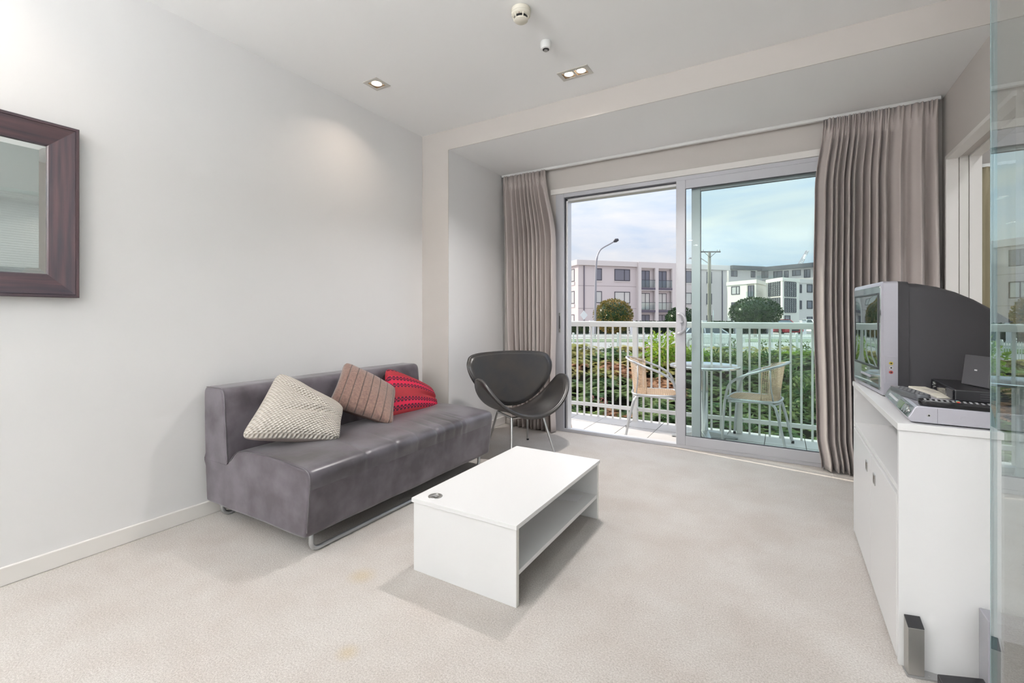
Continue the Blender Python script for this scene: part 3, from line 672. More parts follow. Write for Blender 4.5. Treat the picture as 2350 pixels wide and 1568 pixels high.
# ------------------------------------------------------------------ leather lounge chair of two curved shells
lc = thing('lounge_chair', 'charcoal leather lounge chair with two curved shells on silver legs', 'chair', (-1.845, 3.225, 0), math.radians(56))
def shell(outline, fn, nr=9, nt=64):
    ol = smoothpts([(a, b, 0) for a, b in outline], 8, closed=True); c0 = Vector((sum(p.x for p in ol)/len(ol), sum(p.y for p in ol)/len(ol), 0))
    n = len(ol); vs = [fn(c0.x, c0.y)]; fs = []
    for r in range(1, nr+1):
        k = (r/nr)
        for p in ol: q = c0+(p-c0)*k; vs.append(fn(q.x, q.y))
    for i in range(n): fs.append((0, 1+i, 1+(i+1) % n))
    for r in range(nr-1):
        for i in range(n): fs.append((1+r*n+i, 1+(r+1)*n+i, 1+(r+1)*n+(i+1) % n, 1+r*n+(i+1) % n))
    rim = [vs[1+(nr-1)*n+i] for i in range(n)]
    return MB().add(vs, fs), rim
bo = [(-0.30, 0.752), (0, 0.765), (0.30, 0.752), (0.372, 0.705), (0.372, 0.62), (0.31, 0.51), (0.20, 0.41), (0.08, 0.355), (0, 0.345), (-0.08, 0.355), (-0.20, 0.41), (-0.31, 0.51), (-0.372, 0.62), (-0.372, 0.705)]
def bfn(x, z): return (x, 0.095+0.27*(z-0.345)-0.42*x*x+0.12*(z-0.345)**2, z)
sh, rim = shell(bo, bfn); b = sh.build('back_shell', M['leath'], lc, smooth='all', local=True, solid=0.026, fix=False)
MB().tube(rim, 0.0128, 8, closed=True).build('rim', M['leath'], b, smooth='all', local=True)
sof = [(-0.497, -0.10), (-0.455, -0.205), (-0.28, -0.30), (0, -0.335), (0.28, -0.30), (0.455, -0.205), (0.497, -0.10), (0.46, 0.0), (0.28, 0.10), (0, 0.13), (-0.28, 0.10), (-0.46, 0.0)]
def sfn(s, d):
    R_ = 0.386; a = s/R_
    return (R_*math.sin(a), d*0.98+0.02, 0.300+R_*(1-math.cos(a))-0.08*d-0.9*max(0, -d-0.2)**2)
sh, rim = shell(sof, sfn); b = sh.build('seat_shell', M['leath'], lc, smooth='all', local=True, solid=0.026, fix=False)
MB().tube(rim, 0.0128, 8, closed=True).build('rim', M['leath'], b, smooth='all', local=True)
for sx in (-1, 1):
    for (ty, fy) in ((-0.16, -0.26), (0.11, 0.19)):
        MB().tube([(sx*0.135, ty, 0.290), (sx*0.185, fy, 0.012)], [0.0095, 0.0075], 10).build('leg', M['chrome'], lc, smooth=True, local=True)
        MB().lathe([(0.008, 0), (0.010, 0.001), (0.010, 0.012), (0.008, 0.014)], 12, (sx*0.186, fy, 0.0)).build('foot_cap', M['black'], lc, smooth=True, local=True)
    MB().tube([(sx*0.135, -0.16, 0.290), (sx*0.135, 0.11, 0.290)], 0.0085, 8).build('frame_bar', M['chrome'], lc, smooth=True, local=True)
for y in (-0.16, 0.11):
    MB().tube([(-0.135, y, 0.290), (0.135, y, 0.290)], 0.0085, 8).build('frame_bar', M['chrome'], lc, smooth=True, local=True)
for sx in (-1, 0, 1):
    MB().tube([(sx*0.10, 0.10, 0.325+0.02*abs(sx)), (sx*0.10, 0.125, 0.36+0.02*abs(sx))], 0.009, 8).build('shell_bracket', M['chrome'], lc, smooth=True, local=True)
# ------------------------------------------------------------------ curtains
M['curtain'] = mat('taupe_linen', (0.53, 0.468, 0.445), 0.75, noise=0.10, ns=3, stretch=(60, 60, 900), bump=0.25, bs=3, bd=0.0015, sheen=0.3)
M['lining'] = mat('olive_curtain', (0.40, 0.35, 0.24), 0.8)
def curtain(name, label, edge, y0, ztop, zbot, folds, mt, amp=0.045, grp=None, nu=240, nz=46, seed=0):
    # edge(z) -> (x_left, x_right); folds: list of fold weights across
    rnd = random.Random(seed); tot = sum(folds); acc = 0; starts = []
    for w in folds: starts.append(acc/tot); acc += w
    starts.append(1.0); drift = [rnd.uniform(-1, 1) for _ in folds]; am = [rnd.uniform(0.7, 1.15) for _ in folds]
    def wave(s, zz):
        for i in range(len(folds)):
            if s <= starts[i+1] or i == len(folds)-1:
                t = (s-starts[i])/(starts[i+1]-starts[i]); k = am[i]; break
        body = math.sin(2*math.pi*t)+0.22*math.sin(4*math.pi*t+drift[i]*(1-zz)*2)
        head = math.sin(2*math.pi*t)*0.35+0.55*math.sin(6*math.pi*t)
        hw = max(0.0, min(1.0, (zz-0.955)/0.02))
        pin = 1-0.55*math.exp(-((zz-0.955)/0.012)**2)
        return k*(body*(1-hw)+head*hw)*pin*(0.55+0.45*min(1, (1-zz)*2.2+0.1)), drift[i]
    def fn(u, v):
        zz = v; z = zbot+(ztop-zbot)*zz; xl, xr = edge(zz)
        w, dft = wave(u, zz)
        ss = u+0.012*dft*(1-zz)*math.sin(math.pi*u)+0.010*math.sin(2*math.pi*u*len(folds)+1.2)*0.5
        x = xl+(xr-xl)*ss
        y = y0-0.02+amp*w+0.006*mnoise.noise(Vector((u*9+seed, zz*3, 0)))
        return (x, y, z)
    m = MB().grid(fn, nu, nz)
    t = thing(name, label, 'curtain', ((edge(0)[0]+edge(0)[1])/2, y0, zbot), 0, grp)
    m.build('drape', mt, t, smooth='all', solid=0.002, fix=False)
    hk = MB()
    for i in range(len(folds)):
        u = (starts[i]+starts[i+1])/2; xl, xr = edge(1.0); x = xl+(xr-xl)*u
        hk.box(x-0.004, x+0.004, y0-0.004, y0+0.004, ztop-0.006, ztop+0.012)
    hk.build('hooks', M['whitep'], t)
    return t
def lerp(tab, z):
    for i in range(len(tab)-1):
        a, b = tab[i], tab[i+1]
        if a[0] <= z <= b[0]:
            t = (z-a[0])/(b[0]-a[0]); t = t*t*(3-2*t); return a[1]+(b[1]-a[1])*t
    return tab[-1][1]
LE = lambda z: (lerp([(0, -2.285), (0.5, -2.335), (1, -2.370)], z), lerp([(0, -1.80), (0.12, -1.812), (0.45, -1.795), (0.72, -1.80), (1, -1.905)], z))
curtain('taupe_curtain', 'taupe pleated curtain drawn back at the left of the balcony door', LE, YW-0.060, HN-0.024, 0.012, [1.2, 1.5, 1, 1, 0.9, 0.8, 0.8, 0.8, 1.1, 1.5], M['curtain'], 0.05, 'living room curtains', seed=5)
RE = lambda z: (lerp([(0, 0.235), (0.1, 0.205), (0.5, 0.185), (0.8, 0.195), (1, 0.245)], z), lerp([(0, 0.858), (1, 0.842)], z))
curtain('taupe_curtain', 'taupe pleated curtain drawn back behind the television', RE, YW-0.060, HN-0.024, 0.012, [1.3, 0.7, 0.6, 0.6, 0.6, 0.6, 0.8, 0.7, 0.8, 0.8, 1.6, 2.0, 1.3], M['curtain'], 0.05, 'living room curtains', seed=11)
curtain('olive_curtain', 'olive bedroom curtain seen through the pocket door opening', lambda z: (1.031, 1.62), 3.84, 1.975, 0.02, [1, 1, 1, 1, 1], M['lining'], 0.04, None, nu=80, nz=24, seed=3)
tag(B(1.03, 2.9, 3.825, 3.855, 1.975, 1.995).build('curtain_rail', M['whitep']), 'pale rail above the olive bedroom curtain', 'curtain track')
bw_ = thing('window_2', 'bedroom window behind the olive curtain', 'window', (2.0, 3.95, 0)); bw_['kind'] = 'structure'
fr = MB()
for (a, b_, c_, d_) in cells((1.35, 2.9), (0.0, 2.1), [(1.40, 2.10, 0.08, 2.04), (2.15, 2.85, 0.08, 2.04)]): fr.box(a, b_, 3.95, 4.0, c_, d_)
fr.build('window_frame', M['alu'], bw_); B(1.40, 2.10, 3.97, 3.975, 0.08, 2.04).build('pane', M['glass'], bw_); B(2.15, 2.85, 3.97, 3.975, 0.08, 2.04).build('pane', M['glass'], bw_)
# ------------------------------------------------------------------ television cabinet
CX0, CX1, CY0, CY1, CZ = 0.306, 0.82, 1.820, 2.862, 0.748
cb = thing('tv_cabinet', 'white melamine television cabinet with open shelf and two doors', 'cabinet', (0.56, 2.34, 0))
B(CX0, CX1, CY0, CY1, CZ-0.022, CZ).build('cabinet_top', M['white'], cb, bevel=0.0015)
for y in (CY0+0.006, CY1-0.024): B(CX0+0.004, CX1-0.004, y, y+0.018, 0.0, CZ-0.022).build('side_panel', M['white'], cb, bevel=0.001)
B(CX1-0.010, CX1-0.004, CY0+0.024, CY1-0.024, 0.02, CZ-0.022).build('back_panel', M['white'], cb)
B(CX0+0.006, CX1-0.010, CY0+0.024, CY1-0.024, 0.528, 0.546).build('shelf', M['white'], cb, bevel=0.001)
B(CX0+0.010, CX1-0.010, CY0+0.024, CY1-0.024, 0.02, 0.038).build('bottom_panel', M['white'], cb)
ym = 2.334
for (a, b, hy) in ((CY0+0.026, ym-0.0015, ym-0.10), (ym+0.0015, CY1-0.026, ym+0.085)):
    dd = B(CX0+0.002, CX0+0.018, a, b, 0.012, 0.520).build('door', M['white'], cb, bevel=0.0012)
    z = 0.447; h = MB()
    for (p, q, r, s) in cells((hy-0.020, hy+0.020), (z-0.020, z+0.020), [(hy-0.015, hy+0.015, z-0.015, z+0.015)]): h.box(CX0-0.001, CX0+0.003, p, q, r, s)
    h.build('handle', M['chrome'], dd)
    B(CX0+0.0005, CX0+0.0015, hy-0.0155, hy+0.0155, z-0.0155, z+0.0155).build('handle_recess', M['rec'], dd) if 'rec' in M else B(CX0+0.0005, CX0+0.0018, hy-0.0155, hy+0.0155, z-0.0155, z+0.0155).build('handle_recess', mat('handle_recess', (0.16, 0.13, 0.10), 0.5), dd)
    B(CX0-0.001, CX0+0.001, hy-0.004, hy+0.004, z-0.015, z+0.0).build('handle_catch', M['chrome'], dd)
# ------------------------------------------------------------------ television
M['tvglass'] = mat('front_glass', (0.10, 0.12, 0.13), 0.03, 0.0, spec=1.0, ior=2.8)
M['screen'] = mat('screen_glass', (0.010, 0.012, 0.014), 0.02, spec=1.0, ior=3.0)
TZ0 = CZ+0.001
tv = thing('television', 'bulky silver and dark grey tube television on the cabinet', 'television', (0.352, 2.372, TZ0), math.radians(5.0))
# local: x into the set, y along the front (near -> far), z up
Wt, Ht = 0.475, 0.470
def tvloop(x, w0, w1, z0, z1, r, n=5, crown=0.0):
    pts = roundpoly([(w0, z0, r), (w1, z0, r), (w1, z1, r), (w0, z1, r)], n)
    return [(x, y, z+crown*max(0, (z-z0)/(z1-z0))*(1-((y-(w0+w1)/2)/((w1-w0)/2))**2)) for y, z in pts]
def loftloops(loops, cap0=True, cap1=True):
    n = len(loops[0]); vs = [p for l in loops for p in l]; fs = []
    for r in range(len(loops)-1):
        for i in range(n): fs.append((r*n+i, r*n+(i+1) % n, (r+1)*n+(i+1) % n, (r+1)*n+i))
    if cap0: fs.append(tuple(range(n)))
    if cap1: fs.append(tuple(range((len(loops)-1)*n, len(loops)*n))[::-1])
    return MB().add(vs, fs)
bz = loftloops([tvloop(0.0, 0.006, Wt-0.006, 0.010, Ht-0.006, 0.012, crown=0.006), tvloop(0.004, 0.001, Wt-0.001, 0.004, Ht-0.001, 0.014, crown=0.006), tvloop(0.05, 0.0, Wt, 0.0, Ht, 0.016, crown=0.006)])
bzo = bz.build('bezel', M['tvsilver'], tv, smooth=True, local=True)
loftloops([tvloop(-0.003, 0.020, Wt-0.020, 0.022, Ht-0.018, 0.016), tvloop(0.003, 0.016, Wt-0.016, 0.018, Ht-0.014, 0.016)]).build('front_panel', M['tvglass'], tv, smooth=True, local=True)
def scr(u, v):
    y = 0.050+u*(Wt-0.100); z = 0.115+v*0.300; return (-0.004-0.0025*(1-(2*u-1)**2)*(1-(2*v-1)**2)**0.5, y, z)
MB().grid(scr, 20, 16).build('screen', M['screen'], tv, smooth='all', local=True)
sr = MB()
for (a, b, c_, d_) in cells((0.040, Wt-0.040), (0.105, 0.425), [(0.050, Wt-0.050, 0.115, 0.415)]): sr.box(-0.006, 0.0, a, b, c_, d_)
sr.build('screen_surround', M['black'], tv, local=True, bevel=0.002)
MB().box(-0.008, -0.002, 0.16, 0.31, 0.060, 0.070).build('control_flap', M['tvsilver'], tv, local=True, bevel=0.002)
MB().box(-0.004, -0.0025, 0.225, 0.250, 0.088, 0.094).build('brand_mark', M['alu_out'], tv, local=True)
loftloops([tvloop(0.05, 0.0, Wt, 0.0, Ht, 0.016, crown=0.006), tvloop(0.052, 0.001, Wt-0.001, 0.001, Ht-0.001, 0.018, crown=0.006), tvloop(0.086, 0.006, Wt-0.006, 0.001, Ht-0.004, 0.024, crown=0.005)]).build('collar', M['tvgrey'], tv, smooth=True, local=True)
loops = []
for x, ins, zt in ((0.086, 0.012, 0.462), (0.12, 0.014, 0.459), (0.18, 0.020, 0.446), (0.24, 0.030, 0.424), (0.30, 0.044, 0.394), (0.36, 0.064, 0.356), (0.42, 0.090, 0.316), (0.44, 0.10, 0.30)):
    loops.append(tvloop(x, ins, Wt-ins, 0.004, zt, 0.03))
loftloops(loops).build('rear_hull', M['tvgrey'], tv, smooth=True, local=True)
# side sockets on the near cheek of the bezel
jk = MB()
for (a, b, c_, d_) in cells((0.008, 0.044), (0.055, 0.165), [(0.011, 0.041, 0.058, 0.162)]): jk.box(a, b, -0.0015, 0.001, c_, d_)
jk.build('socket_panel', M['tvsilver'], tv, local=True)
for z, cc in ((0.137, (0.55, 0.42, 0.03)), (0.119, (0.6, 0.6, 0.58)), (0.101, (0.42, 0.05, 0.04))):
    mm = MB()
    for k in range(1): mm.tube([(0.027, -0.006, z), (0.027, 0.001, z)], 0.0062, 12)
    s_ = mm.build('socket', mat('socket_ring', cc, 0.4), tv, smooth=True, local=True)
    MB().tube([(0.027, -0.0065, z), (0.027, -0.005, z)], 0.0032, 10).build('socket_pin', M['black'], s_, local=True)
# ------------------------------------------------------------------ silver disc player
DZ = CZ+0.004
dv = thing('dvd_player', 'flat silver disc player with sloped front at the cabinet corner', 'disc player', (0.336, 1.842, CZ), math.radians(-1.8))
# local x into the cabinet, y from near to far
DL = 0.47; DH = 0.050
prof = [(0.004, 0.006), (0.010, 0.004), (0.30, 0.004), (0.30, DH+0.002), (0.022, DH+0.004), (0.016, DH), (0.0, 0.016)]
MB().prism(prof, 0.0, DL, 'y').build('case', M['tvsilver'], dv, local=True, bevel=0.0025)
MB().prism([(-0.0012, 0.0165), (0.0148, DH-0.001), (0.0165, DH-0.001), (0.001, 0.0165)], 0.006, DL-0.004, 'y').build('front_panel', M['tvglass'], dv, local=True)
def dvf(y, t, off=0.0022): return (-0.0006+0.0155*t-off, y, 0.0165+(DH-0.0175)*t-0.0005)
def dvplate(nm, y0, y1, t0, t1, mt, off):
    a, b, c_, d_ = dvf(y0, t0, off), dvf(y1, t0, off), dvf(y1, t1, off), dvf(y0, t1, off)
    a2, b2, c2_, d2_ = dvf(y0, t0, 0), dvf(y1, t0, 0), dvf(y1, t1, 0), dvf(y0, t1, 0)
    return MB().add([a, b, c_, d_, a2, b2, c2_, d2_], [(0, 1, 2, 3), (7, 6, 5, 4), (0, 4, 5, 1), (1, 5, 6, 2), (2, 6, 7, 3), (3, 7, 4, 0)]).build(nm, mt, dv, local=True)
dvplate('disc_tray', 0.235, 0.40, 0.42, 0.62, M['alu_out'], 0.003)
dvplate('display', 0.135, 0.205, 0.22, 0.82, M['lcd'] if 'lcd' in M else mat('lcd_green', (0.16, 0.22, 0.12), 0.15), 0.0025)
for k, (y, r) in enumerate(((0.105, 0.013), (0.070, 0.013), (0.040, 0.006))):
    pts = []
    c0 = Vector(dvf(y, 0.5, 0.004)); e1 = Vector((0, 1, 0)); e2 = Vector((0.0155, 0, DH-0.0175)).normalized()
    ring = [c0+(e1*math.cos(i*math.pi/10)+e2*math.sin(i*math.pi/10))*r for i in range(20)]; bk = [p+Vector((0.004, 0, 0)) for p in ring]
    MB().add(ring+bk, [tuple(range(20))]+[(i, (i+1) % 20, 20+(i+1) % 20, 20+i) for i in range(20)]).build('button', M['chrome'], dv, local=True)
MB().tube([(0.048, -0.003, 0.028), (0.048, 0.002, 0.028)], 0.0045, 14).build('headphone_socket', M['chrome'], dv, smooth=True, local=True)
MB().tube([(0.048, -0.0035, 0.028), (0.048, -0.002, 0.028)], 0.0025, 10).build('headphone_socket', M['black'], dv, local=True)
MB().tube([(0.128, -0.0015, 0.026), (0.128, 0.001, 0.026)], 0.010, 18).build('side_dimple', M['tvsilver'], dv, smooth=True, local=True)
MB().box(0.0675, 0.068, -0.0008, 0.0, 0.006, DH).build('side_joint', M['alu_dk'], dv, local=True)
for x in (0.04, 0.26):
    for y in (0.04, DL-0.04): MB().lathe([(0.012, 0), (0.012, 0.005)], 12, (x, y, 0.0)).build('foot', M['black'], dv, local=True)
DT = CZ+DH+0.0035          # top of the player
# ------------------------------------------------------------------ set top box on the player, flat aerial on it
sb_ = thing('set_top_box', 'small black set top box resting on the disc player', 'set top box', (0.478, 2.02, DT), math.radians(-2))
MB().box(0.0, 0.145, -0.03, 0.275, 0.004, 0.040).build('case', M['black'], sb_, local=True, bevel=0.004)
MB().box(-0.003, 0.001, -0.028, 0.273, 0.006, 0.038).build('front_panel', M['blackg'], sb_, local=True, bevel=0.001)
MB().box(-0.004, -0.002, 0.06, 0.15, 0.012, 0.030).build('display', M['screen'], sb_, local=True)
MB().box(-0.0035, -0.002, -0.024, 0.05, 0.008, 0.036).build('front_flap', M['tvgrey'], sb_, local=True)
for k in range(5):
    a = k*2*math.pi/5; MB().tube([(-0.006, 0.225+0.011*math.cos(a), 0.022+0.009*math.sin(a)), (-0.002, 0.225+0.011*math.cos(a), 0.022+0.009*math.sin(a))], 0.0032, 8).build('button', M['chrome'], sb_, local=True)
for k in range(6): MB().box(0.060+(k % 2)*0.035, 0.085+(k % 2)*0.035, -0.0308, -0.029, 0.014+(k//2)*0.007, 0.016+(k//2)*0.007).build('vent_slot', M['tvgrey'], sb_, local=True)
for x in (0.02, 0.125):
    for y in (0.0, 0.25): MB().lathe([(0.008, 0), (0.008, 0.005)], 10, (x, y, 0.0)).build('foot', M['black'], sb_, local=True)
an = thing('flat_aerial', 'square black panel aerial leaning on the television side', 'aerial', (0.56, 2.13, DT+0.041))
p4 = [onx(2205, 868, 0.535), onx(2268, 897, 0.572), onx(2276, 823, 0.600), onx(2216, 806, 0.560)]
dz_ = (DT+0.041)-min(p4[0].z, p4[1].z)
p4 = [p+Vector((0, 0, dz_)) for p in p4]; p4[1].z = p4[0].z = DT+0.0425
p4[3] = p4[0]+(p4[2]-p4[1])
nn = (p4[1]-p4[0]).cross(p4[3]-p4[0]).normalized()*0.010
if nn.y < 0: nn = -nn
MB().hexa(p4, [p+nn for p in p4]).build('panel', M['tvgrey'], an, bevel=0.003)
cc = sum(p4, Vector())/4; e1 = (p4[1]-p4[0]).normalized(); e2 = (p4[3]-p4[0]).normalized()
MB().hexa([cc-nn*0.08-e1*0.006-e2*0.002, cc-nn*0.08+e1*0.006-e2*0.002, cc-nn*0.08+e1*0.006+e2*0.003, cc-nn*0.08-e1*0.006+e2*0.003], [cc-e1*0.006-e2*0.002, cc+e1*0.006-e2*0.002, cc+e1*0.006+e2*0.003, cc-e1*0.006+e2*0.003]).build('badge', M['alu_out'], an)
MB().tube([(p4[0]+p4[1])/2+nn, (p4[0]+p4[1])/2+nn+Vector((0, 0.03, 0.0))], 0.006, 8).build('stand', M['black'], an)
# ------------------------------------------------------------------ remotes
def remote(name, label, p0, p1, w, h, mt, btn, cols, rows, z, coloured=False):
    d = (p1-p0); d.z = 0; L = d.length; rz = math.atan2(d.y, d.x); c0 = (p0+p1)/2
    t = thing(name, label, 'remote control', (c0.x, c0.y, z), rz, 'remotes on the disc player')
    pts = roundpoly([(-L/2, -w*0.44, 0.018), (-L*0.1, -w*0.5, 0.02), (L/2, -w*0.44, 0.018), (L/2, w*0.44, 0.018), (-L*0.1, w*0.5, 0.02), (-L/2, w*0.44, 0.018)], 5)
    m = MB(); n = len(pts); lv = [(0.72, 0.0), (0.92, h*0.22), (1.0, h*0.6), (0.93, h)]; vs = []
    for s, zz in lv: vs += [(x*(0.80+0.2*s), y*s, zz) for x, y in pts]
    fs = [(r*n+i, r*n+(i+1) % n, (r+1)*n+(i+1) % n, (r+1)*n+i) for r in range(3) for i in range(n)]+[tuple(range(n))[::-1], tuple(range(3*n, 4*n))]
    m.add(vs, fs).build('case', mt, t, smooth=True, local=True)
    b = None
    for i in range(rows):
        for j in range(cols):
            if b is None:
                b = MB().box(-0.0028, 0.0028, -0.0034, 0.0034, 0, 0.0014).build('button', btn, t, local=True, bevel=0.001); o = b
            else: o = b.copy(); COL.objects.link(o)
            o.location = (-L*0.40+L*0.80*i/max(1, rows-1), (j-(cols-1)/2)*w*0.25, h-0.0002)
    if coloured:
        for j, cc in enumerate(((0.5, 0.03, 0.03), (0.05, 0.35, 0.08), (0.6, 0.5, 0.03), (0.02, 0.22, 0.6))):
            MB().box(L*0.02-0.003, L*0.02+0.003, (j-1.5)*w*0.2-0.003, (j-1.5)*w*0.2+0.003, h, h+0.0024).build('colour_button', mat('button_%d' % j, cc, 0.4), t, local=True)
    return t
BG = mat('remote_button_grey', (0.33, 0.33, 0.34), 0.5); BD = mat('remote_button_dark', (0.05, 0.055, 0.06), 0.5)
RS = mat('remote_case_grey', (0.10, 0.105, 0.115), 0.3, 0.2)
remote('remote_control', 'chunky dark grey remote nearest the television front', onz(2056, 893, DT+0.01), onz(2116, 912, DT+0.01)+Vector((0.0, -0.03, 0)), 0.050, 0.022, RS, BG, 3, 7, DT)
remote('remote_control', 'long black remote with coloured keys along the player edge', onz(2106, 922, DT+0.01), onz(2290, 938, DT+0.01), 0.046, 0.019, M['blackg'], BG, 3, 12, DT, True)
q0, q1 = onz(2104, 889, DT+0.004), onz(2172, 913, DT+0.004)
bx = thing('cream_booklet', 'cream card case lying between the two remotes', 'card case', ((q0.x+q1.x)/2, (q0.y+q1.y)/2, DT), math.atan2(q1.y-q0.y, q1.x-q0.x))
Lq = (q1-q0).length
MB().box(-Lq/2, Lq/2, -0.026, 0.026, 0.0, 0.008).build('case', M['cream'], bx, local=True, bevel=0.002)
MB().box(-Lq*0.2, Lq*0.2, -0.012, 0.012, 0.008, 0.0086).build('print', mat('faded_print', (0.5, 0.47, 0.42), 0.6), bx, local=True)
# ------------------------------------------------------------------ small speakers on the floor by the cabinet end
spk = thing('satellite_speaker', 'slim silver speaker with black sloped top standing by the cabinet', 'speaker', (0.35, 1.80, 0))
b0, b1, b2 = onz(2084, 1553), onz(2122, 1560), onz(2073, 1530)
ex = (b1-b0); ex.z = 0; ey = Vector((-0.004, 0.034, 0)); Hs = 0.158
bq = [b0+Vector((0, 0, 0.006)), b1+Vector((0, 0, 0.006)), b1+ey+Vector((0, 0, 0.006)), b0+ey+Vector((0, 0, 0.006))]
tq = [b0+Vector((0, 0, Hs-0.012)), b1+Vector((0, 0, Hs-0.012)), b1+ey+Vector((0, 0, Hs+0.006)), b0+ey+Vector((0, 0, Hs+0.006))]
MB().hexa(bq, tq).build('body', M['steel2'] if 'steel2' in M else mat('brushed_silver', (0.40, 0.39, 0.37), 0.38, 0.7), spk, bevel=0.0012)
up = Vector((0, 0, 0.003)); MB().hexa([p+Vector((0, 0, 0.0002)) for p in tq], [p+up for p in tq]).build('cap', M['black'], spk, bevel=0.001)
bs = [b0+Vector((-0.003, -0.004, 0)), b1+Vector((0.07, 0.012, 0)), b1+ey+Vector((0.07, 0.012, 0)), b0+ey+Vector((-0.003, 0.003, 0))]
MB().hexa(bs, [p+Vector((0, 0, 0.006)) for p in bs]).build('base_plate', mat('base_silver', (0.42, 0.42, 0.42), 0.35, 0.7), spk, bevel=0.001)
MB().lathe([(0.003, 0.0), (0.003, 0.001), (0.0, 0.0015)], 10, (b1.x+0.012, b1.y+0.010, 0.006)).build('screw', M['chrome'], spk)
sw = thing('desk_speaker', 'low black wedge speaker beside the slim silver one', 'speaker', (0.40, 1.70, 0))
k0, k1 = onz(2150, 1546, 0.080), onz(2257, 1557, 0.080)
w0 = [(k0.x+0.010, k0.y-0.10, 0), (k1.x+0.01, k1.y-0.12, 0), (k1.x, k1.y-0.004, 0), (k0.x, k0.y-0.004, 0)]
w1 = [(k0.x+0.012, k0.y-0.10, 0.060), (k1.x+0.012, k1.y-0.12, 0.060), (k1.x, k1.y, 0.080), (k0.x, k0.y, 0.080)]
MB().hexa(w0, w1).build('body', M['black'], sw, bevel=0.003)
mdp = [(0.36+0.012*i, k0.y-0.1012, 0.03) for i in range(5)]
g = MB()
for p in mdp: g.tube([(p[0], p[1]+0.004, 0.012), (p[0], p[1]+0.004, 0.050)], 0.0025, 6)
g.build('grille_bars', M['tvgrey'], sw)
gx0 = 0.486
sbf = thing('subwoofer', 'glossy grey subwoofer box against the cabinet end behind the glass', 'speaker', (0.57, 1.77, 0))
B(gx0, 0.66, 1.742, 1.812, 0.006, 0.242).build('cabinet', mat('gloss_grey', (0.33, 0.32, 0.36), 0.15, spec=0.8), sbf, bevel=0.002)
for x in (0.50, 0.64): MB().lathe([(0.01, 0), (0.01, 0.007)], 10, (x, 1.777, 0)).build('foot', M['black'], sbf)
B(gx0+0.03, 0.63, 1.739, 1.743, 0.05, 0.20).build('grille', M['tvgrey'], sbf, bevel=0.001)
# ------------------------------------------------------------------ balcony
BZ = -0.09; YRL = 5.062
bf = B(-3.4, 2.6, 4.035, 5.16, BZ-0.22, BZ-0.012).build('balcony_floor', M['grout']); struct(bf, 'pale grey tiled balcony floor outside the sliding door', 'balcony')
tw, td0 = 0.323, [(4.04, 4.395), (4.405, 4.765), (4.775, 5.15)]
t0 = None; jx = onz(1337, 987, BZ).x
for k in range(-5, 12):
    for (ya, yb) in td0:
        xa = jx+k*tw
        m_ = MB().box(0.003, tw-0.003, 0.002, yb-ya-0.002, 0, 0.0125)
        o = m_.build('tile', M['tile'], bf, local=True, bevel=0.0015); o.location = (xa, ya, BZ-0.0125); o.location.z += random.uniform(-0.0006, 0.0006)
rl = thing('balcony_railing', 'white metal balcony railing with slim upright bars', 'railing', (-0.9, YRL, BZ))
tr_ = MB().prism(roundpoly([(YRL-0.030, 0.950, 0.004), (YRL+0.030, 0.950, 0.004), (YRL+0.032, 1.012, 0.016), (YRL-0.032, 1.012, 0.016)], 4), -3.3, 2.4, 'x'); tr_.build('top_rail', M['railw'], rl, smooth=True)
B(-3.3, 2.4, YRL-0.014, YRL+0.014, 0.022, 0.062).build('bottom_rail', M['railw'], rl, bevel=0.003)
posts = [-2.436, -1.400, -0.364, 0.672, 1.708]
p0 = None
for x in posts:
    if p0 is None: p0 = MB().box(-0.026, 0.026, -0.026, 0.026, BZ-0.0, 0.952).build('post', M['railw'], rl, bevel=0.002, local=True); o = p0
    else: o = p0.copy(); COL.objects.link(o)
    o.location = (x+0.9, 0, 0-BZ)
    for s in (-1, 1):
        MB().lathe([(0.009, 0), (0.009, 0.006), (0.004, 0.009)], 10).xform(Matrix.Translation((x+s*0.034, YRL-0.014, 0.042)) @ Matrix.Rotation(math.pi/2, 4, 'X')).build('fixing', M['chrome'], rl, smooth=True)
b0_ = None; nb = 11; sp = 1.036/12.1
xs = []
for a in [-3.472]+posts:
    for k in range(1, 12): xs.append(a+0.002+k*1.036/12)
for x in xs:
    if b0_ is None: b0_ = MB().box(-0.009, 0.009, -0.009, 0.009, BZ-0.13, 0.952).build('baluster', M['railw'], rl, local=True); o = b0_
    else: o = b0_.copy(); COL.objects.link(o)
    o.location = (x+0.9, 0, 0-BZ)
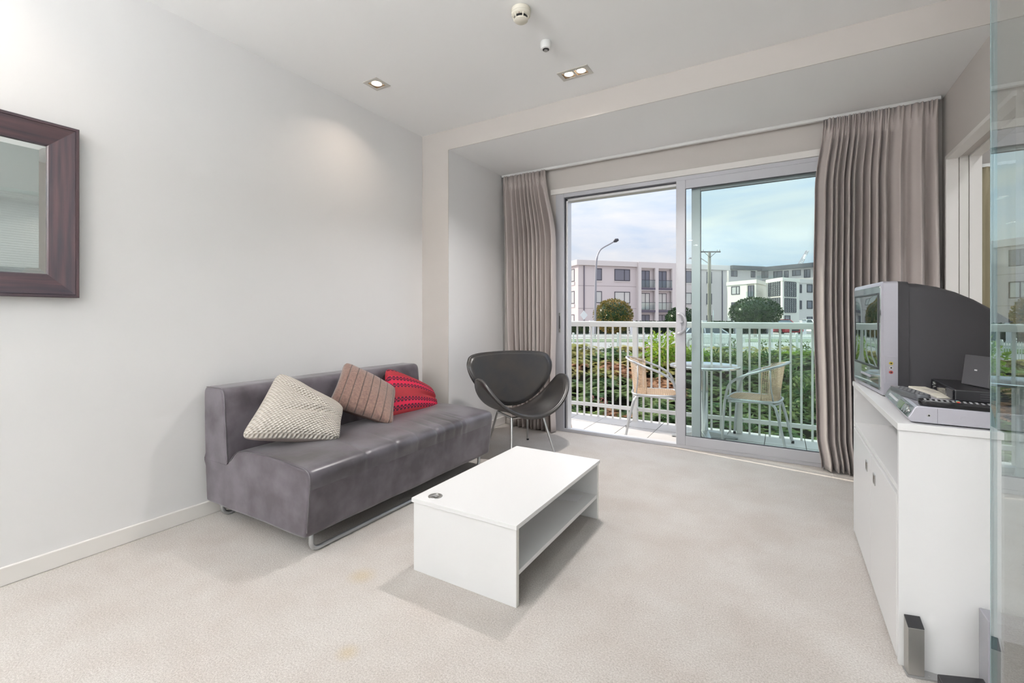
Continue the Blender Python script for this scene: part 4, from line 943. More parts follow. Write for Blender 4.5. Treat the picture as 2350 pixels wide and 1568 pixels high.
# bistro table
tcx, tcy = -0.64, 4.70; TTZ = 0.605
bt = thing('bistro_table', 'round silver bistro table between the two balcony chairs', 'table', (tcx, tcy, BZ))
M['mtop'] = mat('polished_metal', (0.66, 0.68, 0.70), 0.16, 0.9)
MB().lathe([(0.0, -0.006), (0.295, -0.006), (0.305, -0.022), (0.312, -0.020), (0.314, -0.004), (0.308, 0.002), (0.300, 0.0), (0.0, 0.0)], 48, (tcx, tcy, TTZ)).build('table_top', M['mtop'], bt, smooth=True)
MB().tube([(tcx, tcy, BZ+0.06), (tcx, tcy, TTZ-0.006)], 0.034, 20).build('column', M['mtop'], bt, smooth=True)
for k in range(4):
    a = k*math.pi/2+0.35; ca, sa = math.cos(a), math.sin(a)
    q = [Vector((tcx+ca*r+sa*w, tcy+sa*r-ca*w, z)) for r, w, z in ((0.02, 0.040, BZ+0.03), (0.02, -0.040, BZ+0.03), (0.30, -0.016, BZ+0.004), (0.30, 0.016, BZ+0.004))]
    q2 = [Vector((tcx+ca*r+sa*w, tcy+sa*r-ca*w, z)) for r, w, z in ((0.02, 0.034, BZ+0.075), (0.02, -0.034, BZ+0.075), (0.30, -0.014, BZ+0.020), (0.30, 0.014, BZ+0.020))]
    MB().hexa(q, q2).build('foot_arm', M['steel'], bt, bevel=0.004)
    MB().lathe([(0.012, 0), (0.012, 0.006)], 10, (tcx+ca*0.285, tcy+sa*0.285, BZ)).build('foot_pad', M['black'], bt)
# bistro chair: front is local +X
def bistro(name, label, loc, rz):
    t = thing(name, label, 'chair', loc, rz, 'balcony chairs')
    R_ = 0.0115
    SZ = 0.415
    # seat ring
    ring = smoothpts([(0.20, -0.19, SZ), (0.215, 0, SZ), (0.20, 0.19, SZ), (0.0, 0.215, SZ), (-0.17, 0.17, SZ), (-0.205, 0, SZ), (-0.17, -0.17, SZ), (0.0, -0.215, SZ)], 5, True)
    MB().tube(ring, 0.010, 8, closed=True).build('seat_ring', M['steel'], t, smooth='all', local=True)
    # arm loop from front foot, up, around the back and down
    L = [(0.235, -0.235, 0.0), (0.222, -0.238, 0.25), (0.205, -0.245, 0.42), (0.165, -0.252, 0.555), (0.06, -0.258, 0.632), (-0.09, -0.245, 0.690), (-0.215, -0.175, 0.735), (-0.262, 0.0, 0.752)]
    L = L+[(x, -y, z) for x, y, z in L[-2::-1]]
    MB().tube(smoothpts(L, 6), R_, 8).build('arm_loop', M['steel'], t, smooth='all', local=True)
    for s in (-1, 1):
        MB().lathe([(0.013, 0), (0.013, 0.022), (0.011, 0.024)], 10, (0.235, s*0.235, 0.0)).build('foot_cap', M['black'], t, smooth=True, local=True)
        MB().tube(smoothpts([(-0.265, s*0.19, 0.0), (-0.20, s*0.182, 0.30), (-0.165, s*0.172, 0.385), (-0.08, s*0.185, 0.405), (0.19, s*0.225, 0.395)], 6), R_, 8).build('rear_leg', M['steel'], t, smooth='all', local=True)
        MB().lathe([(0.013, 0), (0.013, 0.022), (0.011, 0.024)], 10, (-0.265, s*0.19, 0.0)).build('foot_cap', M['black'], t, smooth=True, local=True)
        MB().tube([(-0.165, s*0.172, SZ), (-0.150, s*0.198, 0.55), (-0.150, s*0.222, 0.706)], 0.006, 8).build('back_stay', M['steel'], t, smooth='all', local=True)
    MB().tube(smoothpts([(-0.165, -0.172, 0.39), (-0.195, 0, 0.385), (-0.165, 0.172, 0.39)], 5), 0.008, 8).build('cross_bar', M['steel'], t, smooth='all', local=True)
    # woven back: curved sheet of crossing strands
    def bk(u, v):     # u across -1..1, v 0 bottom..1 top
        a = u*1.12; w = 0.185+0.045*v
        return Vector((-0.205*math.cos(a)-0.045*v*math.cos(a)+0.02, w*math.sin(a)*1.05, SZ+0.005+v*(0.318+0.012*math.cos(a))-0.05*v*(1-math.cos(a))))
    st = MB(); n = 30
    def strand(pts, r=0.0021): st.tube(pts, r, 4)
    for i in range(n+1):
        u = -1+2*i/n; strand([bk(u, v/6) for v in range(7)], 0.0018)
    for j in range(23):
        v = j/22; strand([bk(-1+2*i/16, v) for i in range(17)])
    st.build('woven_back', M['wicker'], t, local=True)
    st = MB()
    n = 34
    for i in range(n):
        y = -0.195+0.39*i/(n-1); xm = 0.205*math.sqrt(max(0.05, 1-(abs(y)/0.215)**4))
        st.tube([(-xm*0.92, y, SZ+0.006), (0, y, SZ+0.001), (xm, y, SZ+0.006)], 0.0030, 4)
    for i in range(20):
        x = -0.18+0.37*i/19; ym = 0.205*math.sqrt(max(0.05, 1-(abs(x)/0.225)**4))
        st.tube([(x, -ym, SZ+0.008), (x, 0, SZ+0.003), (x, ym, SZ+0.008)], 0.0026, 4)
    st.build('woven_seat', M['wicker'], t, local=True)
    MB().tube([bk(-1, v/8) for v in range(9)], 0.005, 6).build('woven_edge', M['wicker'], t, smooth='all', local=True)
    MB().tube([bk(1, v/8) for v in range(9)], 0.005, 6).build('woven_edge', M['wicker'], t, smooth='all', local=True)
    return t
c1 = bistro('balcony_chair', 'tan woven bistro chair in the open doorway, left of the table', (-1.085, 4.585, BZ), math.radians(14))
dup(c1, (-0.205, 4.755, BZ), math.radians(172), 'tan woven bistro chair seen through the glass, right of the table', 'balcony chairs')
a, b = onz(1311, 983, BZ), Vector((-2.02, 4.62, 0.62))
tag(MB().tube([a+Vector((0, 0, 0.004)), a+(ony(1296, 880, 4.50)-a)*1.0, a+(ony(1296, 880, 4.50)-a)*1.7], 0.008, 8).build('weathered_stick', M['rust'], smooth=True), 'thin rusty stick leaning upright beside the open door on the balcony', 'stick')
# ------------------------------------------------------------------ ground outside, laid along the street
def strip(name, label, d0, z0, d1, z1, mt, l0=-30, l1=70, n=1, cat='ground', thick=0.3):
    m = MB()
    for i in range(n):
        a0, a1 = d0+(d1-d0)*i/n, d0+(d1-d0)*(i+1)/n; e0, e1 = z0+(z1-z0)*i/n, z0+(z1-z0)*(i+1)/n
        P = lambda d, l, z: FW*d+RT*l+Vector((0, 0, z))
        m.hexa([P(a0, l0, e0-thick), P(a0, l1, e0-thick), P(a1, l1, e1-thick), P(a1, l0, e1-thick)], [P(a0, l0, e0), P(a0, l1, e0), P(a1, l1, e1), P(a1, l0, e1)])
    o = m.build(name, mt); return struct(o, label, cat)
M['soil'] = mat('bank_soil', (0.035, 0.040, 0.018), 0.95, noise=0.5, ns=2, col2=(0.03, 0.022, 0.014))
M['grass'] = mat('lawn', (0.16, 0.26, 0.06), 0.95, noise=0.5, ns=1.5, col2=(0.07, 0.15, 0.03))
M['asphalt'] = mat('road_asphalt', (0.42, 0.41, 0.42), 0.9, noise=0.1, ns=4)
M['concrete'] = mat('path_concrete', (0.62, 0.60, 0.58), 0.9)
strip('ground_garden', 'garden soil below the balcony', 5.3, -3.3, 12.5, -3.3, M['soil'])
strip('ground_bank', 'dark soil of the fern bank', 12.5, -3.3, 20.0, -0.72, M['soil'])
strip('ground_verge', 'strip of ground under the picket fence', 20.0, -0.72, 26.0, -0.98, M['grass'])
strip('ground_road', 'pale asphalt street beyond the picket fence', 26.0, -0.98, 35.0, -0.98, M['asphalt'], cat='road')
strip('ground_lawn', 'narrow grass verge across the street', 35.0, -0.90, 37.5, -0.85, M['grass'])
strip('ground_path', 'concrete footpath across the street', 37.5, -0.85, 41.0, -0.75, M['concrete'], cat='path')
strip('ground_far', 'ground in front of the apartment buildings', 41.0, -0.75, 260.0, -0.6, M['concrete'], l0=-120, l1=200)
def gz(d):
    tab = [(5.3, -3.3), (12.5, -3.3), (20.0, -0.72), (26.0, -0.98), (35.0, -0.98), (41.0, -0.75), (260, -0.6)]
    for (a, za), (b, zb) in zip(tab, tab[1:]):
        if a <= d <= b: return za+(zb-za)*(d-a)/(b-a)
    return -0.6
def gp_(px, d, dz=0.0): p = FW*d+RT*((px-CX)/FPX*d); return Vector((p.x, p.y, gz(d)+dz))
# ------------------------------------------------------------------ planting
LEAF = {'fern': twoside('fern_green', (0.075, 0.145, 0.055), (0.21, 0.28, 0.095), 0.35, 0.6, 1.1),
        'fern2': twoside('fern_olive', (0.32, 0.33, 0.10), (0.52, 0.45, 0.17), 0.4, 0.6, 1.3),
        'rust': twoside('fern_rust', (0.40, 0.20, 0.11), (0.55, 0.33, 0.19), 0.35, 0.7, 1.5),
        'bright': twoside('leaf_bright', (0.17, 0.32, 0.035), (0.36, 0.48, 0.07), 0.45, 0.5, 2.0),
        'mid': twoside('leaf_mid', (0.06, 0.12, 0.04), (0.20, 0.25, 0.085), 0.35, 0.5, 1.6),
        'bronze': twoside('leaf_bronze', (0.12, 0.125, 0.028), (0.34, 0.235, 0.08), 0.25, 0.35, 2.2),
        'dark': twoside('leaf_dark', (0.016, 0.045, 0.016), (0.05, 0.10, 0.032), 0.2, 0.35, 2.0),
        'pink': twoside('petal_pink', (0.65, 0.15, 0.20), (0.75, 0.30, 0.32), 0.3)}
def frond(m, base, d, length, droop, mi, rnd, pairs=11):
    d = d.normalized(); side = d.cross(Vector((0, 0, 1))); side = side.normalized() if side.length > 1e-3 else Vector((1, 0, 0))
    prev = base
    for i in range(1, pairs+1):
        t = i/pairs; p = base+d*length*t+Vector((0, 0, -droop*length*t*t)); L = length*0.26*math.sin(math.pi*min(1, t*0.92+0.08))**0.7; w = length/pairs*0.46
        tg = (p-prev).normalized(); nrm = side.cross(tg)
        for s in (-1, 1):
            tip = p+side*s*L+tg*L*0.35+nrm*(-0.10*L)
            m.add([p-tg*w, p+tg*w, tip], [(0, 1, 2)], mi)
        prev = p
def clump(m, c, n, L, mi, rnd, up=0.75):
    a0 = rnd.uniform(0, 6.28)
    for k in range(n):
        a = a0+k*2*math.pi/n+rnd.uniform(-0.3, 0.3); e = rnd.uniform(0.35, 1.0)*up
        frond(m, c+Vector((0, 0, rnd.uniform(-0.05, 0.05))), Vector((math.cos(a), math.sin(a), e)), L*rnd.uniform(0.75, 1.15), rnd.uniform(0.35, 0.8), mi, rnd)
rnd = random.Random(21)
fm = MB()
l0, l1 = -0.2, 13.5
nC = 0
while nC < 640:
    d = rnd.uniform(13.0, 20.4); l = rnd.uniform(-0.5, 12.8); px = CX+FPX*l/d
    if px < 1235 or px > 1905: continue
    p = FW*d+RT*l; p = Vector((p.x, p.y, gz(d)))
    nz_ = mnoise.noise(Vector((l*0.55, d*0.5, 3.1))); n2 = mnoise.noise(Vector((l*0.8+7, d*0.7, 9.1)))
    left = px < 1560
    hgt = 0.30+0.30*max(0, n2)
    if left:
        mi = 2 if (nz_ > 0.20) else (1 if (d > 17.5 and n2 > -0.25) else 0)
    else: mi = 1 if (d > 18.8 and n2 > -0.1) else 0
    clump(fm, p+Vector((0, 0, hgt)), 8 if left else 7, (0.62 if left else 0.5)*rnd.uniform(0.8, 1.2), mi, rnd)
    nC += 1
o = fm.build('fern_thicket', [LEAF['fern'], LEAF['fern2'], LEAF['rust']], fix=False, kind='stuff')
tag(o, 'dense thicket of green and rusty ferns on the bank', 'ferns')
def leafcloud(m, c, rx, rz_, n, size, rnd, mi=0, shell_=0.55, flat=0.0, aspect=0.45):
    for i in range(n):
        u, v = rnd.uniform(-1, 1), rnd.uniform(0, 2*math.pi); s = math.sqrt(1-u*u); r = rnd.uniform(shell_, 1.0)
        d = Vector((s*math.cos(v), s*math.sin(v), u)); p = c+Vector((d.x*rx*r, d.y*rx*r, d.z*rz_*r))
        ax = (d+Vector((rnd.uniform(-1, 1), rnd.uniform(-1, 1), rnd.uniform(-1, 0.6)))*0.9).normalized()
        sd = ax.cross(Vector((rnd.uniform(-1, 1), rnd.uniform(-1, 1), rnd.uniform(-1, 1)))); sd = sd.normalized()*size*aspect*0.5
        L = size*rnd.uniform(0.7, 1.2); k = sd.cross(ax).normalized()*L*0.12
        m.add([p, p+ax*L*0.5+sd+k, p+ax*L, p+ax*L*0.5-sd+k], [(0, 1, 2), (0, 2, 3)], mi)
def bush(name, label, px, d, py_top, rx, mt, n, size, rnd, stems=5, py_bot=None, group=None):
    top = at(px, py_top, d); g = gp_(px, d); h = (top.z-g.z); c = Vector((g.x, g.y, g.z+h*0.55))
    t = thing(name, label, 'shrub', tuple(g), 0, group)
    m = MB(); leafcloud(m, c, rx, h*0.48, n, size, rnd, shell_=0.25); m.build('foliage', mt, t, fix=False)
    s = MB()
    for k in range(stems):
        a = rnd.uniform(0, 6.28); s.tube([g, g+Vector((math.cos(a)*rx*0.25, math.sin(a)*rx*0.25, h*0.5)), g+Vector((math.cos(a)*rx*0.55, math.sin(a)*rx*0.55, h*0.85))], [0.02, 0.014, 0.006], 5)
    s.build('stems', M['bark'], t)
    return t
M['bark'] = mat('bark', (0.10, 0.075, 0.05), 0.9)
bush('leafy_shrub', 'bright yellow-green broadleaf shrub above the ferns by the door stile', 1521, 18.6, 764, 0.80, LEAF['bright'], 620, 0.21, rnd)
bush('leafy_shrub', 'bright green shrub right behind the bistro table', 1592, 18.6, 795, 0.62, LEAF['bright'], 420, 0.18, rnd)
bush('leafy_shrub', 'mid green shrub seen between table and utility pole', 1640, 18.9, 806, 0.75, LEAF['mid'], 420, 0.15, rnd)
bush('leafy_shrub', 'olive shrub above the right balcony chair', 1700, 18.7, 808, 0.75, LEAF['mid'], 420, 0.13, rnd)
bush('leafy_shrub', 'fresh green shrub left of the stone wall', 1762, 18.2, 804, 0.62, LEAF['mid'], 320, 0.17, rnd)
bush('leafy_shrub', 'large leaved plant in front of the stone wall', 1808, 16.6, 835, 0.62, LEAF['mid'], 260, 0.24, rnd)
bush('leafy_shrub', 'large leaved plant at the right curtain edge', 1852, 15.5, 868, 0.60, LEAF['mid'], 240, 0.26, rnd)
bush('leafy_shrub', 'spreading dark shrub low on the bank right of the chair', 1780, 15.0, 905, 0.85, LEAF['mid'], 300, 0.2, rnd)
bush('leafy_shrub', 'small low plant under the right chair', 1722, 13.4, 962, 0.55, LEAF['mid'], 200, 0.2, rnd)
for i, (px, d, pt) in enumerate(((1685, 22.6, 778), (1752, 22.4, 780), (1788, 22.5, 781), (1812, 22.5, 782), (1850, 22.4, 786), (1320, 21.5, 795), (1405, 21.3, 793), (1440, 21.2, 797))):
    bush('fence_sapling', 'thin sapling against the picket fence, %s' % ['left of the middle baluster post', 'left one of the right-hand group', 'second of the right-hand group', 'third of the right-hand group', 'nearest the right curtain', 'nearest the door jamb', 'left of the round bronze tree', 'under the round bronze tree'][i], px, d, pt, 0.16, LEAF['mid'], 60, 0.12, rnd, 2, group='saplings along the picket fence')
# pink flower spikes
g = gp_(1376, 15.3); t = thing('flower_spikes', 'cluster of pink flower spikes low on the bank', 'flowers', tuple(g))
for k in range(6):
    x = g+RT*rnd.uniform(-0.30, 0.24)+FW*rnd.uniform(-0.2, 0.2); hgt = rnd.uniform(0.45, 0.75)
    s = MB().tube([x, x+Vector((0, 0, hgt))], 0.008, 4).build('stem', LEAF['fern'], t)
    m = MB(); leafcloud(m, x+Vector((0, 0, hgt*0.85)), 0.035, 0.15, 24, 0.05, rnd); m.build('petals', LEAF['pink'], s, fix=False)
# dry stone wall with grass along its top
wl = thing('stone_wall', 'low dry stone wall at the right of the bank', 'stone wall', tuple(gp_(1820, 19.4)))
M['stone'] = mat('grey_stone', (0.20, 0.18, 0.15), 0.95, noise=0.5, ns=6)
for row in range(4):
    l = (1778-CX)/FPX*19.4; zt = at(1800, 816, 19.4).z-row*0.23
    while l < (1910-CX)/FPX*19.4:
        w = rnd.uniform(0.22, 0.42); P = FW*(19.4+rnd.uniform(-0.03, 0.03))+RT*(l+w/2)
        m = MB().box(-w/2+0.008, w/2-0.008, -0.18, 0.18, -0.22, -0.01); m.xform(Matrix.Translation((P.x, P.y, zt)) @ Matrix.Rotation(PSI, 4, 'Z')).build('stone', M['stone'], wl, bevel=0.035)
        l += w
gm = MB()
for i in range(900):
    px = rnd.uniform(1770, 1910); d = rnd.uniform(19.3, 21.5); g = at(px, 816, 19.4); p = FW*d+RT*((px-CX)/FPX*d); p = Vector((p.x, p.y, g.z-0.02-0.02*(d-19.4)))
    h_ = rnd.uniform(0.10, 0.22); w_ = RT*0.012
    gm.add([p-w_, p+w_, p+Vector((rnd.uniform(-.05, .05), rnd.uniform(-.05, .05), h_))], [(0, 1, 2)])
tag(gm.build('grass_tufts', LEAF['bright'], fix=False, kind='stuff'), 'sunlit grass growing on top of the stone wall', 'grass')
# ------------------------------------------------------------------ white picket fence
FD = 24.0; zf0 = gz(FD)-0.05; zf1 = at(1700, 766, FD).z
pf = thing('picket_fence', 'white picket fence along the near side of the street', 'fence', tuple(gp_(1560, FD)))
M['picket'] = mat('picket_white', (0.80, 0.80, 0.80), 0.5)
la, lb = (1225-CX)/FPX*FD, (1990-CX)/FPX*FD
m = MB(); l = la; Rz = Matrix.Rotation(PSI, 4, 'Z')
while l < lb:
    P = FW*FD+RT*l; k = MB().prism([(-0.015, zf0+0.06), (0.015, zf0+0.06), (0.015, zf1-0.02), (0, zf1), (-0.015, zf1-0.02)], -0.008, 0.008, 'y').xform(Matrix.Translation((P.x, P.y, 0)) @ Rz); m.add(k.v, k.f); l += 0.068
m.build('pickets', M['picket'], pf, kind='stuff')
for z in (zf0+0.16, zf1-0.22):
    P = FW*(FD+0.025)+RT*((la+lb)/2); MB().box(-(lb-la)/2, (lb-la)/2, -0.016, 0.016, z, z+0.05).xform(Matrix.Translation((P.x, P.y, 0)) @ Rz).build('rail', M['picket'], pf)
pp = None
for px in (1262, 1316, 1358, 1418, 1478, 1537, 1592, 1636, 1700, 1767, 1829, 1890, 1950):
    P = FW*(FD+0.02)+RT*((px-CX)/FPX*FD)
    MB().box(-0.05, 0.05, -0.05, 0.05, zf0, zf1+0.05).xform(Matrix.Translation((P.x, P.y, 0)) @ Rz).build('post', M['picket'], pf, bevel=0.01)
# ------------------------------------------------------------------ round clipped trees
def tree(name, label, px, d, py_top, pxw, mt, py_bot, n, rnd, sz=0.17):
    top = at(px, py_top, d); g = gp_(px, d); rx = pxw/FPX*d/2; zb = at(px, py_bot, d).z; rz_ = (top.z-zb)/2; c = Vector((g.x, g.y, (top.z+zb)/2))
    t = thing(name, label, 'tree', tuple(g), 0, 'clipped round trees across the street')
    m = MB(); leafcloud(m, c, rx, rz_, n, sz, rnd, shell_=0.86, aspect=0.6); m.build('crown', mt, t, fix=False)
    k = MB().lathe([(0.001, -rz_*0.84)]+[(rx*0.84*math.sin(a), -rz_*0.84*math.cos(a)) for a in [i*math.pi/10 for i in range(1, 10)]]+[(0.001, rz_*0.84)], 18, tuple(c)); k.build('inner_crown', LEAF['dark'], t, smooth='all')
    MB().tube([g, Vector((g.x, g.y, c.z))], [0.13, 0.10], 8).build('trunk', M['bark'], t, smooth=True)
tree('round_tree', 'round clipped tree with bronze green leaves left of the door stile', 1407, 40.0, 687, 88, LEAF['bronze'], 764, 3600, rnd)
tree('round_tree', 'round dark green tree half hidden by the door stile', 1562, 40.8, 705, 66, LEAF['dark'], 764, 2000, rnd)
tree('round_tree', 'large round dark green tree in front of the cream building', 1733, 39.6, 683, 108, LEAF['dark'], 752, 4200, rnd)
# hedges, pillars, railings across the street
HD = 43.6
pil = [1250, 1358, 1450, 1540, 1615, 1691, 1767, 1843, 1930]
M['pillar'] = mat('white_pillar', (0.72, 0.72, 0.74), 0.7)
nms = ['by the door jamb', 'left of the bronze round tree', 'behind the bronze round tree', 'left of the door stile', 'left of the utility pole', 'right of the utility pole', 'under the large round tree', 'beside the red car', 'behind the right curtain']
for i, px in enumerate(pil):
    P = gp_(px, HD-0.4); t = thing('gate_pillar', 'white masonry fence pillar across the street, %s' % nms[i], 'pillar', tuple(P), PSI, 'fence pillars across the street')
    MB().box(-0.19, 0.19, -0.19, 0.19, 0, 1.25).build('shaft', M['pillar'], t, local=True); MB().box(-0.23, 0.23, -0.23, 0.23, 1.25, 1.34).build('cap', M['pillar'], t, local=True)
hn = ['nearest the door jamb', 'left of the bronze round tree', 'under the bronze round tree', 'left of the door stile', 'behind the utility pole', 'right of the utility pole', 'left part under the large round tree', 'right part under the large round tree']
M['iron'] = mat('black_iron', (0.02, 0.025, 0.03), 0.5)
for i in range(len(pil)-1):
    if i == 6: a, b = pil[i]-20, pil[i+1]-74
    elif i == 7: continue
    else: a, b = pil[i], pil[i+1]
    l0_, l1_ = (a-CX)/FPX*HD, (b-CX)/FPX*HD; P = FW*(HD+0.6)+RT*((l0_+l1_)/2); w = (l1_-l0_)/2-0.25; zt = 0.95 if i in (0, 1) else 1.25
    t = thing('clipped_hedge', 'dark clipped hedge behind iron railing, %s' % hn[i], 'hedge', (P.x, P.y, gz(HD)), PSI, 'hedges across the street')
    MB().box(-w, w, -0.42, 0.42, 0.0, zt-0.08).build('hedge_core', LEAF['dark'], t, local=True)
    m = MB()
    for k in range(900):
        x, z = rnd.uniform(-w, w), rnd.uniform(0.05, zt); fcl = rnd.random(); y = -0.45 if fcl < 0.7 else rnd.uniform(-0.45, 0.45); z = z if fcl < 0.7 else zt-0.06
        ax = Vector((rnd.uniform(-1, 1), rnd.uniform(-1, 0.2), rnd.uniform(-0.4, 1))).normalized()*0.15; sd = ax.cross(Vector((rnd.uniform(-1, 1), rnd.uniform(-1, 1), rnd.uniform(-1, 1)))).normalized()*0.05
        p = Vector((x, y, z)); m.add([p, p+ax*0.5+sd, p+ax, p+ax*0.5-sd], [(0, 1, 2), (0, 2, 3)])
    m.build('leaves', LEAF['mid'] if i < 2 else LEAF['dark'], t, local=True, fix=False)
    t2 = thing('iron_railing', 'black iron railing in front of the hedge, %s' % hn[i], 'railing', tuple(FW*(HD-0.4)+RT*((l0_+l1_)/2)+Vector((0, 0, gz(HD)))), PSI, 'iron railings across the street')
    m = MB(); x = -w
    while x < w: m.box(x-0.012, x+0.012, -0.012, 0.012, 0.06, 1.08); x += 0.13
    m.build('bars', M['iron'], t2, local=True, kind='stuff')
    for z in (0.15, 1.0): MB().box(-w, w, -0.018, 0.018, z, z+0.04).build('rail', M['iron'], t2, local=True)
# ------------------------------------------------------------------ buildings
M['stucco'] = mat('stucco_mauve', (0.57, 0.50, 0.495), 0.9)
M['stucco_c'] = mat('stucco_cream', (0.72, 0.68, 0.62), 0.9)
M['stucco_l'] = mat('stucco_light', (0.62, 0.565, 0.55), 0.9)
M['groove'] = mat('wall_groove', (0.36, 0.31, 0.31), 0.9)
M['winframe'] = mat('dark_window_frame', (0.055, 0.05, 0.065), 0.5)
M['pane'] = mat('window_pane', (0.16, 0.155, 0.19), 0.06, spec=0.8)
M['pane_l'] = mat('window_pane_curtained', (0.50, 0.49, 0.48), 0.12, spec=0.8)
M['pane_b'] = mat('glass_block', (0.22, 0.25, 0.25), 0.15, spec=0.9)
M['slab'] = mat('dark_slab_edge', (0.11, 0.095, 0.125), 0.7)
M['roofd'] = mat('dark_roof_fascia', (0.035, 0.040, 0.055), 0.6)
class Facade:
    def __init__(s, px0, d0, ang):       # corner by bearing and distance, ang: direction of the wall from +Y towards +X, degrees
        p = at(px0, HY, d0); s.o = Vector((p.x, p.y, 0)); a = math.radians(ang); s.u = Vector((math.sin(a), math.cos(a), 0)); s.n = Vector((s.u.y, -s.u.x, 0)); s.rz = math.atan2(s.u.y, s.u.x); s.M = Matrix.Translation(s.o) @ Matrix.Rotation(s.rz, 4, 'Z')
    def hit(s, px, py, off=0.0):         # off: metres outwards from the wall plane
        d = ray(px, py); t = ((s.o+s.n*off)-CAM).dot(s.n)/d.dot(s.n); p = CAM+d*t; return (p-s.o).dot(s.u), p.z
def rect(F, x0, x1, y0, y1, off=0.0):
    ua, za = F.hit(x0, y0, off); ub, zb = F.hit(x1, y1, off); _, zc = F.hit(x0, y1, off); return ua, ub, zb if False else zc, za
def window(bl, ua, ub, z0, z1, y=0.0, mull=(), pane='pane', fw=0.09, Fx=None):
    loc_ = Fx is None; X = (lambda q: q) if loc_ else (lambda q: q.xform(Fx.M))
    f = MB()
    for (a, b, c_, d_) in cells((ua, ub), (z0, z1), [(ua+fw, ub-fw, z0+fw, z1-fw)]): f.box(a, b, y-0.05, y+0.06, c_, d_)
    for t in mull: x = ua+(ub-ua)*t; f.box(x-fw/2, x+fw/2, y-0.05, y+0.06, z0+fw, z1-fw)
    w = X(f).build('window', M['winframe'], bl, local=loc_)
    X(MB().box(ua+fw*0.5, ub-fw*0.5, y-0.015, y+0.03, z0+fw*0.5, z1-fw*0.5)).build('pane', M[pane], w, local=loc_)
    return w
# left apartment block; local x along the street front, y into the block, z up
F = Facade(1327, 62.0, 42.0); ZB = -0.6
bl = thing('apartment_block', 'three storey mauve apartment block behind the round bronze tree', 'building', tuple(F.o), F.rz)
ZR = 1.08+127.6/1050*62
uend = F.hit(1668, 650)[0]; bayL = F.hit(1465, 650)[0]; bayR = uend-bayL+1.2
DPT = 16.0
wa = MB().box(0, uend, 0, DPT, ZB, ZR-0.75); wa.build('wall', M['stucco'], bl, local=True)
MB().box(-0.35, bayL, -0.35, DPT, ZR-0.72, ZR).build('cornice', M['stucco_l'], bl, local=True, bevel=0.05)
MB().box(bayR, uend+0.35, -0.35, DPT, ZR-0.72, ZR).build('cornice', M['stucco_l'], bl, local=True, bevel=0.05)
MB().box(bayL, bayR, 0.2, DPT, ZR-0.75, ZR-0.2).build('roof_deck', M['stucco_l'], bl, local=True)
for py in (655.5, 708):
    _, z = F.hit(1335, py); MB().box(-0.015, bayL, -0.015, 0.01, z-0.03, z+0.03).build('floor_band', M['groove'], bl, local=True)
u, z = F.hit(1340, 610); MB().tube([(u, -0.08, ZB), (u, -0.08, ZR-0.8)], 0.07, 8).build('downpipe', M['slab'], bl, local=True)
u, z = F.hit(1657, 620); MB().tube([(u, -0.08, ZB), (u, -0.08, ZR-0.8)], 0.07, 8).build('downpipe', M['slab'], bl, local=True)
for (x0, x1, y0, y1, mu, pn) in ((1367.5, 1381, 616, 643.5, (), 'pane'), (1410, 1445.5, 617.5, 644.5, (0.64,), 'pane'), (1367.5, 1381, 668.5, 695.5, (), 'pane_l'), (1410, 1445.5, 669.5, 696.3, (0.64,), 'pane_l'),
        (1367.5, 1381, 722, 748, (), 'pane'), (1410, 1445.5, 722, 748, (0.64,), 'pane'),
        (1573, 1587, 622, 649, (), 'pane'), (1573, 1587, 672, 698, (), 'pane_l'), (1621.5, 1633.5, 624, 650.5, (), 'pane'), (1621, 1633.5, 674, 699, (), 'pane'), (1621, 1633.5, 724, 748, (), 'pane')):
    ua, ub, z0, z1 = rect(F, x0, x1, y0, y1); window(bl, ua, ub, z0, z1, 0.0, mu, pn)
    MB().box(ua-0.05, ub+0.05, -0.10, 0.02, z0-0.14, z0-0.04).build('sill', M['stucco_l'], bl, local=True)
# projecting bay with recessed balconies
yb = -0.55
ops = []
for (x0, x1) in ((1472.2, 1504.0), (1511.5, 1542.8)):
    ua, ub = F.hit(x0, 640, -yb)[0], F.hit(x1, 640, -yb)[0]
    for (ya, yc) in ((615, 660), (667, 711.5), (717, 768)):
        za, zb = F.hit(1490, ya, -yb)[1], F.hit(1490, yc, -yb)[1]; ops.append((ua, ub, zb, za))
bw0 = F.hit(1465.3, 640, -yb)[0]; bw1 = F.hit(1552, 640, -yb)[0]
m = MB(); ztop = F.hit(1466, 601, -yb)[1]
for (a, b, c_, d_) in cells((bw0, bw1), (ZB, ztop), ops): m.box(a, b, yb, yb+0.35, c_, d_)
m.build('bay_wall', M['stucco_l'], bl, local=True)
m = MB(); m.box(bw0, bw1, yb+0.35, 0.02, ztop-0.9, ztop); m.box(bw0, bw0+0.3, yb+0.35, 0.02, ZB, ztop-0.9); m.box(bw1-0.3, bw1, yb+0.35, 0.02, ZB, ztop-0.9); m.build('bay_return', M['stucco_l'], bl, local=True)
for i, (ua, ub, z0, z1) in enumerate(ops):
    MB().box(ua, ub, yb-0.03, 0.0, z0-0.34, z0-0.02).build('balcony_slab', M['slab'], bl, local=True)
    if i % 3 < 2:
        MB().box(ua+0.03, ub-0.03, yb+0.02, yb+0.05, z0+0.05, z0+1.02).build('balcony_glass', M['glassx'], bl, local=True)
        MB().box(ua, ub, yb+0.0, yb+0.07, z0+1.02, z0+1.08).build('balcony_rail', M['winframe'], bl, local=True)
    window(bl, ua+(ub-ua)*0.12, ua+(ub-ua)*0.74, z0, z1-0.35, 0.0, (0.5,), 'pane' if i % 3 != 1 else 'pane_l', 0.07)
for (x, z, r) in ((ops[0][0]+0.25, ops[0][2], 0.30), (ops[0][0]+1.25, ops[0][2], 0.36), (ops[3][0]+0.5, ops[3][2], 0.22)):
    pass
